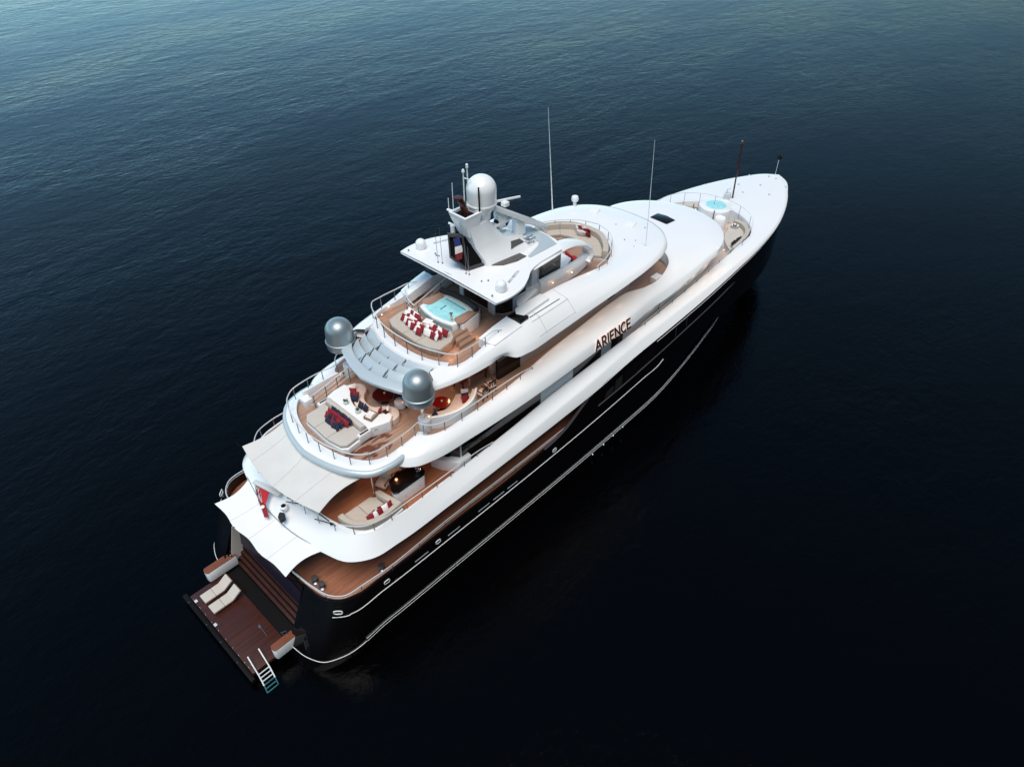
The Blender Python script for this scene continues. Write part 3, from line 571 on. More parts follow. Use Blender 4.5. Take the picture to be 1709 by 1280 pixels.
# stair hatch openings at the aft end of the shoulder
MB().prism([(19.45, -3.1), (20.3, -3.05), (20.3, -3.95), (19.6, -3.95)], 12.9, 13.17).pair('stair_hatch', GLASS, Y, bevel=.02)
MB().prism([(20.3, -2.92), (22.4, -2.92), (22.4, -3.6), (20.15, -3.75), (19.95, -3.3)], 13.0, 13.2).pair('sliding_hatch', WHITE, Y, bevel=.04)
sc_in = [V(17.35, -2.98, 12.74), V(18.4, -2.98, 12.95), V(19.5, -3.03, 13.14)]; sc_out = [V(17.65, -3.92, 12.60), V(18.6, -4.03, 12.80), V(19.6, -4.1, 12.95)]
sc_mid = [a.lerp(b, .5) + V(-.1 if k == 0 else 0, 0, .03) for k, (a, b) in enumerate(zip(sc_in, sc_out))]
MB().grid([[q + V(0, .02, -.6) for q in sc_in], sc_in, sc_mid, sc_out, [q + V(0, -.02, -.5) for q in sc_out]]).add([sc_in[0], sc_mid[0], sc_out[0], sc_out[0] + V(0, -.02, -.5), sc_in[0] + V(0, .02, -.6)], [(0, 1, 2, 3, 4)]).pair('stair_cover', WHITE, Y, bevel=.03)

# ---- louvred shade aft of the sun deck
ro = cr([(11.5, 0), (11.62, -.8), (11.95, -1.9), (12.35, -2.8), (12.95, -3.4), (13.5, -3.62)] and v3([(11.5, 0), (11.62, -.8), (11.95, -1.9), (12.35, -2.8), (12.95, -3.4), (13.5, -3.62)], 11.82), K)
ri = cr(v3([(12.1, 0), (12.2, -.75), (12.45, -1.7), (12.85, -2.45), (13.3, -2.95), (13.75, -3.2)], 11.95), K)
rim = MB(); rob = [q + V(0.05, 0, -.2) for q in ro]; rib = [q + V(0, 0, -.2) for q in ri]
rim.grid([rob, ro, [ro[i].lerp(ri[i], .2) + V(0, 0, .06) for i in range(len(ro))], [ro[i].lerp(ri[i], .9) + V(0, 0, .05) for i in range(len(ro))], ri, rib, rob]).both()
LV = rim.build('louvre_shade', SILVER, Y)
inner = cr(v3([(12.1, 0), (12.2, -.75), (12.45, -1.7), (12.85, -2.45)], 11.9), K); outer = cr(v3([(13.85, 0), (13.92, -.9), (14.1, -1.8), (14.45, -2.75)], 12.0), K)
ng = len(inner)
ybr = [0.0, 0.37, 1.0]
for r_ in range(3):
    for b0, b1 in ((0, .40), (.42, .99)):
        for s in (1, -1):
            i0, i1 = int(b0 * (ng - 1)), int(b1 * (ng - 1))
            fa, fb = r_ / 3 + .012, (r_ + 1) / 3 - .03
            A = []; B = []; A2 = []
            for i in range(i0, i1 + 1):
                a = inner[i].lerp(outer[i], fa) + V(0, 0, -.12); c = inner[i].lerp(outer[i], fb) + V(0, 0, .22)
                mm = a.lerp(c, .55) + V(0, 0, .045)
                A.append(V(a.x, a.y * s, a.z)); B.append(V(c.x, c.y * s, c.z)); A2.append(V(mm.x, mm.y * s, mm.z))
            m_ = MB().grid([A, A2, B, [q + V(.02, 0, -.05) for q in B], [q + V(0, 0, -.05) for q in A], A]); m_.build('louvre_slat', SILVER, LV)
for yy in (0.0, -1.12, 1.12):
    x0 = 12.05 + abs(yy) * .22
    MB().box(V(x0 + .92, yy, 12.03), (1.85, .05, .09), ry=R(-4)).build('louvre_rib', SILVER, LV, bevel=.01)
MB().grid([[q + V(0, 0, -.22) for q in inner], [q + V(0, 0, -.26) for q in outer]]).pair('louvre_gap_shade', DGREY, LV)  # dark sheet added so the gaps between slats read as shade
# silver radomes on poles
def radome(name, c, r, h, m, base=True):
    prof = [(r * .86, 0), (r * .98, .06), (r, .1), (r * 1.0, h * .22), (r * 1.06, h * .23), (r * 1.06, h * .27), (r * .985, h * .285), (r * .97, h * .5), (r * .95, h * .62)]
    for j in range(1, 9):
        t = j / 8 * math.pi / 2; prof.append((r * .95 * math.cos(t), h * .62 + (h * .38) * math.sin(t)))
    prof[-1] = (0, h)
    return MB().lathe([(0, 0)] + prof, V(*c), 40).build(name, m, Y)
for s in (1, -1):
    rd = radome('silver_radome', (12.72, s * 3.32, 11.42), .80, 1.86, SILVERD)
    MB().tube([V(12.95, s * 3.2, 9.5), V(12.85, s * 3.25, 11.45)], .12, 12).build('radome_post', STEEL, rd)
    MB().tube([V(16.9, s * 2.55, 9.25), V(16.9, s * 2.55, 11.65)], .07, 10).build('deck_pillar', STEEL, Y)
    MB().lathe([(.34, 0), (.36, .05), (.36, .78), (.2, .8)], V(12.95, s * 3.3, 9.25), 20).build('post_fairing', WHITE, Y)

# ---- sun-deck house, hardtop, arches
sh = MB().prism([(20.3, -1.2), (20.55, -1.7), (21.1, -1.92), (22.0, -1.95), (26.0, -1.8), (27.0, -1.4), (27.2, 0), (27.0, 1.4), (26.0, 1.8), (22.0, 1.95), (21.1, 1.92), (20.55, 1.7), (20.3, 1.2)], 12.05, 12.95).build('sun_deck_house', WHITE, Y, bevel=.03)
MB().prism([(20.36, -1.22), (20.6, -1.66), (21.1, -1.86), (22.3, -1.88), (22.5, -1.6), (22.5, 1.6), (22.3, 1.88), (21.1, 1.86), (20.6, 1.66), (20.36, 1.22)], 12.9, 14.95).build('tinted_glazing', GLASS, sh)
MB().prism([(20.24, -1.3), (20.32, -1.3), (20.55, -1.75), (21.1, -1.97), (21.1, -1.90), (20.5, -1.7)], 12.15, 14.9).pair('curved_glass', GLASS, sh)
MB().box(V(20.25, 0.0, 13.2), (.06, 2.3, 2.0)).build('bar_front', DWOOD, sh, bevel=.02)
MB().box(V(20.2, 0.1, 13.6), (.05, 1.7, .05)).build('bar_rail', STEEL, sh)
MB().box(V(20.22, -1.12, 12.75), (.12, .5, 1.4)).build('bar_side', WHITE, sh, bevel=.03); MB().box(V(20.22, 1.35, 12.75), (.12, .35, 1.4)).build('bar_side', WHITE, sh, bevel=.03)
MB().box(V(23.1, -1.7, 13.9), (.5, .3, 2.0)).pair('arch_pillar', WHITE, sh, bevel=.05)
MB().box(V(24.6, -1.72, 13.6), (1.9, .08, 1.3)).pair('side_window', GLASSG, sh, bevel=.04)
MB().box(V(23.75, -1.74, 13.6), (.25, .08, 1.3)).pair('side_window', GLASS, sh, bevel=.04)
MB().prism([(21.3, -2.05), (22.9, -2.0), (22.9, -2.3), (20.9, -2.75), (20.9, -2.5)], 12.05, 12.95).pair('side_cabinet', WHITE, Y, bevel=.03)
# hardtop
ho = [(18.25, 0), (18.2, -1.3), (18.02, -2.8), (17.88, -3.85), (18.4, -3.95), (19.0, -3.98), (20.0, -3.8), (20.8, -3.42), (21.5, -3.0), (22.3, -2.82), (23.3, -2.78), (24.4, -2.72), (24.9, -2.0), (25.05, -1.0), (25.1, 0)]
h0 = cr(v3(ho[:4], 0), 6)[:-1] + cr(v3(ho[3:12], 0), 6)[:-1] + cr(v3(ho[11:], 0), 6)
def htz(q): return 15.12 + 0.10 * max(0, 1 - (q[1] / 4) ** 2)
ht = MB()
top = [[V(q[0], q[1] * f, htz((0, q[1] * f))) for q in h0] for f in (1, .75, .5, .25, 0)]
edge = [V(q[0], q[1], htz(q) - .03) for q in h0]; low = [V(q[0] + (.02 if i < 6 else 0), q[1] * .995, htz(q) - .13) for i, q in enumerate(h0)]
low2 = [V(q[0] + (.02 if i < 6 else 0), 0, 15.05) for i, q in enumerate(h0)]
ht.grid([[V(q[0], q[1] * .985, htz(q) + .0) for q in h0] if False else top[0]] + top[1:]); ht.grid([low2, low, edge, top[0]]); ht.both()
HT = ht.build('hardtop', WHITE, Y, ang=40)
# arch band sweeping forward and down to the front of the sun deck
def arch(path, wid, th, name, m):
    p = cr(path, 8); rows = []
    for i, q in enumerate(p):
        t = (p[min(i + 1, len(p) - 1)] - p[max(i - 1, 0)]).normalized()
        sd_ = V(0, 1, 0); up = t.cross(sd_) * -1
        if up.length < .01: up = V(0, 0, 1)
        up.normalize(); f = i / (len(p) - 1)
        w_ = wid[0] + (wid[1] - wid[0]) * f; h_ = th[0] + (th[1] - th[0]) * f
        out_ = V(0, -1, 0)
        rows.append([q + out_ * w_ * a + up * h_ * b for a, b in ((.5, .0), (.42, .4), (.15, .5), (-.3, .5), (-.5, .3), (-.5, -.4), (-.3, -.5), (.3, -.5))])
    b = MB().grid(rows, closed=True); n = 8; o = len(b.v) - n * len(rows)
    b.f.append(tuple(o + j for j in range(n))); b.f.append(tuple(o + n * (len(rows) - 1) + j for j in range(n)))
    return b.pair(name, m, HT, ang=60)
arch([(21.8, -2.45, 15.0), (23.5, -2.4, 15.0), (25.0, -2.2, 14.9), (26.3, -2.05, 14.55), (27.3, -2.0, 14.05), (27.85, -1.98, 13.5), (27.9, -1.98, 13.1), (27.6, -2.0, 12.75)], (0.98, 0.78), (.26, .42), 'hardtop_arch', WHITE)
arch([(27.75, -1.98, 12.9), (27.0, -2.0, 12.7), (25.8, -2.0, 12.62), (24.5, -1.98, 12.62), (23.4, -1.95, 12.6)], (0.34, 0.34), (.9, 1.15), 'arch_foot', WHITE)
# dark skylights, grey front glass and a painted-in dark reflection on the hardtop
for s in (1, -1):
    MB().prism([(20.25, s * -1.15), (21.9, s * -.62), (22.3, s * -.72), (22.35, s * -1.85), (21.6, s * -1.85), (20.75, s * -1.6)], 15.16, 15.245).build('hardtop_skylight_or_reflection', GLASSG, HT, bevel=.01)
MB().prism([(22.95, 1.5), (24.2, 1.42), (24.72, 1.75), (24.62, 2.3), (23.2, 2.42)], 15.16, 15.25).build('hardtop_skylight_or_reflection', GLASS, HT, bevel=.01)  # port panel: front glass reflecting darker sky, put in as dark colour
MB().prism([(23.6, -1.55), (24.0, -1.3), (24.1, 0), (24.0, 1.3), (23.6, 1.55), (22.4, 1.9), (22.4, 2.1), (24.6, 2.15), (24.95, 1.2), (25.02, 0), (24.95, -1.2), (24.6, -2.15), (22.4, -2.1), (22.4, -1.9)], 15.15, 15.237).build('front_glass', SILVER, HT, bevel=.01)
# registration number on the hardtop
for y_, rot in ((-2.95, R(20)), (2.85, R(-18))):
    me = text_mesh('IMO 9003226', .235, .003); o = bpy.data.objects.new('registration_number', me); COL.objects.link(o)
    me.materials.append(GREYTXT); o.parent = HT
    o.location = (19.72, y_ - .12, 15.19) if y_ < 0 else (19.72, y_ + .18, 15.19); o.rotation_euler = (0, 0, rot)
# small radomes, whip antennas and fittings on the hardtop
for s in (1, -1):
    MB().lathe([(0, 0), (.2, 0), (.27, .06), (.3, .18), (.3, .36)] + [(.3 * math.cos(t * math.pi / 16), .36 + .28 * math.sin(t * math.pi / 16)) for t in range(1, 8)] + [(0, .64)], V(18.9, s * 3.22, 15.12), 24).build('small_radome', WHITE, HT)
for x_, y_, h in ((18.45, 1.25, 1.9), (18.55, 1.0, 2.3), (18.7, -.75, 1.9), (18.75, -.95, 1.8)):
    MB().tube([V(x_, y_, 15.15), V(x_ - .05, y_, 15.15 + h)], .012, 5).lathe([(0, 0), (.045, 0), (.045, .1), (0, .12)], V(x_, y_, 15.17), 8).build('whip_antenna', STEELD, HT)
for x_, y_ in ((18.9, 1.9), (19.0, 2.1), (18.95, 1.75), (18.75, -1.9), (19.05, -2.1), (18.15, -3.3), (18.2, 3.5), (23.9, -1.0)):
    MB().lathe([(0, 0), (.05, 0), (.04, .07), (0, .08)], V(x_, y_, 15.14 + .05), 8).build('deck_fitting', STEELD, HT)
# ---- mast
ms = MB()
base = [(20.0, -1.15), (22.6, -1.45), (23.75, -1.3), (24.05, -.85), (24.05, .85), (23.75, 1.3), (22.6, 1.45), (20.0, 1.15)]
base1 = [(20.0, -.95), (22.4, -1.12), (23.3, -1.05), (23.6, -.7), (23.6, .7), (23.3, 1.05), (22.4, 1.12), (20.0, .95)]
mid = [(19.7, -.55), (21.2, -.66), (21.75, -.6), (21.9, -.4), (21.9, .4), (21.75, .6), (21.2, .66), (19.7, .55)]
tp2 = [(19.3, -.5), (20.2, -.55), (20.7, -.5), (20.8, -.35), (20.8, .35), (20.7, .5), (20.2, .55), (19.3, .5)]
b0 = v3(base, 15.16); b1 = v3(base1, 15.5); m1 = v3(mid, 16.25); t1 = v3(tp2, 17.6)
ms.grid([b0, b1, m1, t1], closed=True); n_ = len(ms.v); ms.f.append(tuple(range(n_ - 8, n_)))
MAST = ms.build('mast', WHITE, Y, bevel=.05)
nest0 = [(19.3, -.35), (20.1, -.5), (20.3, 0), (20.1, .5), (19.3, .35)]
MB().grid([v3([(19.35, -.4), (19.9, -.45), (19.9, .45), (19.35, .4)], 17.0), v3([(18.95, -.62), (20.1, -.62), (20.1, .62), (18.95, .62)], 18.1), v3([(18.9, -.66), (20.15, -.66), (20.15, .66), (18.9, .66)], 18.35), v3([(19.05, -.5), (20.0, -.5), (20.0, .5), (19.05, .5)], 18.35), v3([(19.05, -.5), (20.0, -.5), (20.0, .5), (19.05, .5)], 18.1)], closed=True).add(v3([(19.05, -.5), (20.0, -.5), (20.0, .5), (19.05, .5)], 18.1), [(0, 1, 2, 3)]).build('crow_nest', WHITE, MAST, bevel=.04)
MB().box(V(19.5, .05, 18.16), (.85, .9, .06)).build('nest_floor', RUBBER, MAST)
MB().tube([V(19.65, 0.1, 18.15), V(19.45, .15, 18.8), V(19.3, .2, 19.15)], .2, 14, r1=.17).lathe([(0, 0), (.26, 0), (.26, .06), (0, .08)], V(19.28, .2, 19.12), 14).build('funnel', DWOOD, MAST)
MB().tube([V(19.3, .75, 18.2), V(19.3, 1.15, 18.15)], .07, 8).tube([V(19.2, .7, 16.9), V(19.2, .72, 17.4)], .13, 10).tube([V(19.2, .5, 17.45), V(19.2, 1.0, 17.45)], .06, 8).build('searchlight_bracket', WHITE, MAST)
for x_, y_, h in ((19.3, 1.05, .65), (19.45, .85, 1.5)):
    MB().tube([V(x_, y_, 18.2), V(x_, y_, 18.2 + h)], .02, 6).build('mast_antenna', WHITE, MAST)
MB().tube([V(20.0, .55, 18.3), V(20.0, .55, 20.3)], .035, 6).tube([V(20.05, .25, 18.4), V(20.05, .3, 20.6)], .035, 6).tube([V(20.0, .55, 19.9), V(20.1, .1, 19.9)], .03, 6).lathe([(0, 0), (.09, .02), (.06, .16), (0, .2)], V(20.0, .55, 20.2), 8).lathe([(0, 0), (.07, 0), (.07, .2), (0, .25)], V(20.05, .3, 20.5), 8).build('instrument_pole', WHITE, MAST)
MB().tube([V(20.05, -.55, 18.2), V(20.02, -.55, 19.7)], .045, 8).build('instrument_pole', RUBBER, MAST)
# big white radome on a flared pedestal
MB().lathe([(.45, 17.5), (.5, 17.9), (.78, 18.3), (.8, 18.35)], V(20.75, 0, 0), 32).build('radome_pedestal', WHITE, MAST)
dp = [(0, 0), (.8, .0), (.83, .04), (.83, .12), (.8, .16), (.81, .55), (.82, .85)] + [(.82 * math.cos(t * math.pi / 24), .85 + .78 * math.sin(t * math.pi / 24)) for t in range(1, 12)] + [(0, 1.63)]
MB().lathe(dp, V(20.75, 0, 18.36), 48).build('satellite_radome', WHITE, MAST)
# forward strut with lattice and radar bars
def strut(a, b, w0, h0_, w1, h1, nm, mt=WHITE):
    a, b = Vector(a), Vector(b); t = (b - a).normalized(); sdv = V(0, 1, 0); up = sdv.cross(t) * -1
    r0 = [a + sdv * w0 * i / 2 + up * h0_ * j / 2 for i, j in ((-1, -1), (1, -1), (1, 1), (-1, 1))]
    r1 = [b + sdv * w1 * i / 2 + up * h1 * j / 2 for i, j in ((-1, -1), (1, -1), (1, 1), (-1, 1))]
    MB().grid([r0, r1], closed=True).add(r0, [(0, 1, 2, 3)]).add(r1, [(3, 2, 1, 0)]).build(nm, mt, MAST, bevel=.05)
strut((21.2, .0, 18.1), (25.7, .0, 15.25), .72, .3, .95, .3, 'forward_strut')
strut((20.9, .0, 16.75), (23.0, .0, 16.75), .6, .16, .4, .14, 'strut_tie')
strut((22.05, .0, 17.45), (22.15, .0, 16.5), .45, .5, .45, .45, 'strut_web')
strut((23.6, .0, 16.5), (23.7, .0, 15.4), .45, .6, .5, .7, 'strut_web')
MB().box(V(22.55, .0, 17.72), (.35, .35, .25)).box(V(22.9, .1, 17.85), (1.5, .1, .12), rz=R(-22)).build('radar_scanner', WHITE, MAST, bevel=.03)
MB().box(V(21.9, 0, 16.9), (.25, .3, .18)).tube([V(21.0, .3, 16.8), V(21.0, .3, 17.2)], .09, 8).tube([V(21.0, .3, 17.15), V(21.25, .2, 17.3)], .07, 8).build('loudhailer', RUBBER, MAST, bevel=.02)
MB().tube([V(22.9, -.75, 15.5), V(23.7, -1.05, 15.75)], .06, 8).lathe([(0, 0), (.1, 0), (.1, .3), (0, .3)], V(23.1, -1.0, 15.25), 10).lathe([(0, 0), (.16, .05), (.16, .16), (0, .2)], V(23.25, -1.1, 15.5), 12).box(V(23.5, -1.15, 15.55), (.7, .1, .1)).build('radar_pod', STEEL, MAST)
MB().poly3([V(21.9, -1.07, 15.56), V(23.0, -1.04, 15.56), V(22.75, -.9, 15.80), V(22.1, -.86, 15.88)], (0, -.03, .03)).build('mast_window', GLASSG, MAST, smooth=False)
# black funnel box raking aft under the crow's nest
fbx = MB()
fr0 = [V(19.05, -.6, 15.2), V(19.05, .42, 15.25), V(18.75, .5, 16.9), V(18.8, -.5, 17.1)]
A_ = [V(18.9, .55, 17.0), V(19.35, -.35, 17.1), V(20.3, -1.0, 15.2), V(19.0, .2, 15.2)]
o_ = [V(18.78, .62, 17.05), V(18.55, .2, 15.9), V(18.85, -.55, 15.2), V(20.35, -.95, 15.18), V(19.55, -.5, 17.05)]
def frame(loop, w, d, nm, mt):
    c = sum((Vector(q) for q in loop), V(0, 0, 0)) / len(loop); inn = [Vector(q).lerp(c, w) for q in loop]
    b = MB(); d = Vector(d); L = [Vector(q) for q in loop]
    b.grid([L, inn, [q + d for q in inn], [q + d for q in L], L], closed=True); return b.build(nm, mt, MAST, smooth=False)
port_loop = [V(18.75, .62, 17.1), V(18.45, .25, 16.0), V(18.62, -.1, 15.25), V(19.15, -.72, 15.2), V(19.35, -.38, 15.9), V(19.25, .1, 17.1)]
FB = MB().poly3([V(19.25, .5, 17.05), V(18.95, .3, 16.0), V(19.1, .0, 15.2), V(19.8, -.4, 15.2), V(20.3, -.4, 15.2), V(19.8, .1, 17.05)], (0.25, .35, 0)).build('exhaust_casing', RUBBER, MAST)
for lp in ([V(18.72, .62, 17.12), V(18.42, .22, 15.95), V(18.95, -.62, 15.2), V(19.2, -.2, 15.5), V(19.3, .08, 17.0)], [V(19.3, .1, 17.05), V(19.2, -.22, 15.9), V(18.97, -.64, 15.2), V(20.3, -.95, 15.2), V(19.75, -.2, 17.05)]):
    frame(lp, .16, (.1, .12, .0), 'casing_frame', DGREY)

MB().poly3([V(18.86, .72, 17.05), V(18.6, .34, 15.95), V(19.1, -.5, 15.22), V(19.4, -.1, 15.5), V(19.42, .2, 17.0)], (.03, .05, 0)).build('casing_panel', RUBBER, MAST, smooth=False)
MB().poly3([V(19.4, .2, 17.0), V(19.3, -.12, 15.9), V(19.07, -.54, 15.22), V(20.35, -.85, 15.2), V(19.85, -.1, 17.0)], (.03, .05, 0)).build('casing_panel', RUBBER, MAST, smooth=False)
# ---- tall whips, searchlight, foremast
MB().tube([V(31.85, 4.36, 12.3), V(31.5, 4.36, 15.5), V(31.0, 4.35, 19.84)], .05, 6, r1=.012).build('tall_whip_antenna', WHITE, Y)
MB().tube([V(32.16, -3.42, 12.3), V(32.1, -3.3, 16), V(32.0, -3.18, 19.5)], .03, 6, r1=.01).build('tall_whip_antenna', WHITE, Y)
MB().tube([V(33.6, 3.8, 12.2), V(33.6, 3.8, 12.75)], .12, 10).lathe([(0, 0), (.22, .03), (.28, .2), (.22, .38), (0, .42)], V(33.6, 3.8, 12.7), 16).build('searchlight', WHITE, Y)
for c in ((33.8, 2.1), (33.9, -.95)):
    MB().box(V(c[0], c[1], 12.45), (.75, .55, .12), rz=.3).build('roof_hatch', WHITE2, Y, bevel=.03)
for x_, y_ in ((31.9, -1.9), (32.3, -2.5), (31.6, -2.9), (30.5, -3.3), (33.2, -.2), (34.2, -1.9), (30.2, -3.4)):
    MB().lathe([(0, 0), (.035, 0), (.03, .05), (0, .06)], V(x_, y_, 12.47), 8).build('roof_fitting', STEELD, Y)
FM = MB().tube([V(51.35, .46, 7.9), V(51.2, .47, 10.5), V(51.05, .48, 12.85)], .075, 8, r1=.05).lathe([(0, 0), (.1, .0), (.12, .12), (.08, .25), (0, .28)], V(51.05, .48, 12.6), 10).build('foremast', DWOOD, Y)
MB().lathe([(0, 0), (.09, .02), (.1, .12), (0, .2)], V(51.05, .48, 12.9), 10).build('masthead_lamp', BRASS, FM)
MB().box(V(50.9, .75, 8.15), (.5, .5, .5), rz=.3).tube([V(50.8, .8, 8.2), V(50.8, .8, 8.75), V(51.2, .7, 8.75)], .04, 6).build('windlass', COOLW, Y, bevel=.05)
JS = MB().tube([V(58.5, .18, 7.78), V(58.55, .2, 9.25)], .03, 6).build('jackstaff', STEEL, Y)
MB().lathe([(0, -.22), (.16, -.15), (.22, 0), (.16, .15), (0, .22)], V(58.57, .21, 9.4), 14).build('anchor_ball', RUBBER, JS)

for x_, y_ in ((57.6, .35), (57.6, -.35), (54.2, 1.5), (54.2, -1.5), (55.4, 0), (53.0, .4)):
    MB().lathe([(0, 0), (.09, 0), (.09, .03), (0, .04)], V(x_, y_, 7.9), 10).build('deck_fitting', COOLW, Y)
for s_ in (1, -1):
    MB().tube([V(56.6, s_ * 1.75 - .12, 7.83), V(56.75, s_ * 1.75 + .12, 7.83)], .05, 8).build('mooring_cleat', STEEL, Y)
# ---- railings
def offset_inner(path, d): return path
def railing(name, path, ztop, zb, spacing, half=False, mids=(), r=.032, posts=True, lean=0.0):
    """path: polyline (Vector list) of the top rail; zb: function or number for the foot of the posts"""
    b = MB().tube(path, r, 6)
    for dz in mids: b.tube([q + V(0, 0, -dz) for q in path], r * .55, 5)
    top = b.build(name, RAILP, Y)
    acc = 0.0; nxt = spacing * .3
    for a, c in zip(path, path[1:]):
        L = (c - a).length
        while acc + L >= nxt:
            q = a.lerp(c, (nxt - acc) / L); z = zb(q) if callable(zb) else zb
            MB().tube([V(q.x, q.y, z), q], r * .8, 6).build('stanchion', STEELD, top); nxt += spacing
        acc += L
    return top
def P3(pts, k=6): return cr(pts, k)
mr_ = P3([(4.15, -2.4, 4.7), (4.35, -4.1, 4.68), (4.6, -5.0, 4.66), (5.05, -5.52, 4.65), (6.3, -5.74, 4.65), (12, -5.72, 4.65), (18, -5.7, 4.65), (22.0, -5.7, 4.72)])
railing('main_deck_rail', mr_, 4.65, 4.38, 1.9, mids=(.16,), r=.034); railing('main_deck_rail', mir(mr_)[:40], 4.65, 4.38, 2.2, mids=(.16,), r=.034)
ur = P3([(5.85, 0, 7.55), (5.95, -1.2, 7.55), (6.2, -3.0, 7.55), (6.75, -4.3, 7.55), (7.35, -4.9, 7.52), (8.2, -5.16, 7.5), (10, -5.22, 7.48), (13, -5.22, 7.45), (15.0, -5.15, 7.36), (16.2, -5.1, 7.15)])
railing('upper_deck_rail', list(reversed(ur)) + mir(ur)[1:40], 7.5, 6.96, 1.02)
brl = P3([(12.35, -3.5, 10.28), (12.0, -3.55, 10.25), (11, -3.66, 10.25), (10, -3.63, 10.25), (9.3, -3.5, 10.25), (8.7, -3.05, 10.25), (8.25, -2.1, 10.25), (8.0, -1.1, 10.25), (7.9, 0, 10.25)])
railing('bridge_stern_rail', brl + list(reversed(mir(brl)))[1:], 10.25, 9.48, .98)
bside = P3([(12.3, -3.5, 10.28), (12.42, -3.85, 10.27), (12.75, -4.22, 10.26), (13.3, -4.45, 10.25), (14.5, -4.55, 10.25), (17, -4.56, 10.25), (19.3, -4.5, 10.12), (20.2, -4.42, 9.9)])
railing('bridge_side_rail', bside, 10.25, 9.6, 1.15); railing('bridge_side_rail', mir(bside), 10.25, 9.6, 1.4)
srl = P3([(14.2, 0, 13.1), (14.28, -1.2, 13.1), (14.65, -2.5, 13.1), (14.98, -3.2, 13.1), (15.25, -3.5, 13.1), (15.8, -3.56, 13.1), (17.0, -3.56, 13.1), (18.1, -3.5, 13.1), (18.6, -3.55, 12.9)], 6)
railing('sun_deck_rail', list(reversed(srl)) + mir(srl)[1:], 13.1, 12.2, 1.02)
frl = P3([(27.3, -3.2, 12.95), (28.6, -3.0, 13.1), (30.2, -2.15, 13.1), (31.1, -1.15, 13.1), (31.45, 0, 13.1)], 8)
railing('sun_lounge_rail', frl + list(reversed(mir(frl)))[1:], 13.1, 12.4, 1.05)
bw = P3([(30.3, -5.05, 7.95), (34.6, -4.82, 7.98), (39, -4.55, 8.0), (43, -4.26, 8.1), (45.2, -4.25, 8.4), (46.4, -4.0, 8.6), (47.5, -3.5, 8.65), (48.4, -2.5, 8.7), (48.9, -1.5, 8.72), (49.1, 0, 8.75)])
railing('foredeck_rail', bw, 8.6, 7.62, 1.75, r=.024); railing('foredeck_rail', mir(bw)[24:], 8.6, 7.62, 1.3, r=.024)
st_r = P3([(16.75, 1.62, 13.0), (18.2, 2.0, 13.0), (19.5, 2.35, 13.0), (20.4, 2.6, 13.0)])
railing('stair_rail', st_r, 13, 12.05, 1.2, mids=(.3, .6)); railing('stair_rail', P3([(16.75, 1.62, 13.0), (17.0, 2.5, 13.0), (17.5, 3.3, 13.0)]), 13, 12.05, .9, mids=(.3, .6))
railing('bridge_stair_rail', P3([(9.6, 2.3, 10.2), (11.0, 2.55, 10.2), (12.4, 2.75, 10.3), (12.9, 2.6, 10.5)]), 10, 9.25, .9, mids=(.3, .6))
# port stairwell walls on the bridge deck aft
MB().box(V(10.9, 3.2, 9.6), (2.4, .1, .8)).box(V(9.7, 2.95, 9.45), (.5, .6, .55)).build('stairwell_casing', WHITE, Y, bevel=.05)

# ---- hot tubs
tb = [(16.95, -1.35), (17.2, -1.42), (18.75, -1.1), (18.85, 0), (18.75, 1.1), (17.2, 1.42), (16.95, 1.35), (16.78, .7), (16.72, 0), (16.78, -.7)]
TB = MB().prism(tb, 12.05, 13.0).build('hot_tub', WHITE, Y, bevel=.05)
def shr(o, c, f): return [(c[0] + (x_ - c[0]) * f, c[1] + (y_ - c[1]) * f) for x_, y_ in o]
MB().prism(shr(tb, (17.8, 0), .8), 12.9, 13.012).build('water', TUBW, TB)
MB().prism(shr(tb, (17.8, 0), .86), 12.9, 13.008).build('tub_lining', TUBS, TB)
MB().grid([[V(x_ - .012, y_, 12.64) for x_, y_ in (tb[0], tb[9], tb[8], tb[7], tb[6])], [V(x_ - .012, y_, 12.9) for x_, y_ in (tb[0], tb[9], tb[8], tb[7], tb[6])]]).build('tub_window', TUBG, TB)
MB().prism([(17.5, .2), (18.0, .25), (18.0, .33), (17.5, .28)], 13.0, 13.016).box(V(18.45, 0, 13.013), (.05, 1.6, .01)).build('tub_seat_edge', AQUA, TB)
for s in (1, -1):
    MB().prism([(17.35, s * 1.05), (17.55, s * .98), (18.5, s * 1.02), (18.78, s * 1.5), (17.5, s * 1.68), (17.2, s * 1.5)], 12.95, 13.05).build('tub_side_shelf', TEAK, TB, bevel=.03)
MB().prism([(17.4, -1.45), (18.8, -1.2), (18.8, -1.55), (17.45, -1.68)], 12.05, 12.94).build('tub_side', WHITE, TB, bevel=.03)
MB().tube(cr([(18.75, 1.55, 13.15), (18.95, .8, 13.15), (19.0, 0, 13.15), (18.95, -.8, 13.15), (18.75, -1.45, 13.15)], 6), .17, 12).build('tub_headrest', BLKF, TB)
MB().prism([(18.75, -1.4), (19.15, -1.3), (19.15, 1.3), (18.75, 1.4)], 12.05, 12.98).build('tub_back', INWALL, TB, bevel=.03)
MB().tube([V(17.15, -1.12, 12.6), V(17.12, -1.12, 13.6)], .06, 10).lathe([(0, 0), (.09, 0), (.1, .06), (0, .09)], V(17.12, -1.12, 13.55), 10).build('shower_column', STEEL, Y)
for k in range(3):
    MB().prism([(16.75 + k * .0, -1.5 - .28 * k), (17.7 + .03 * k, -1.45 - .28 * k), (17.7 + .03 * k, -1.78 - .28 * k), (16.6 - .05 * k, -1.78 - .28 * k)], 12.05, 12.6 - .17 * k).build('tub_step', TEAK, Y, bevel=.02)
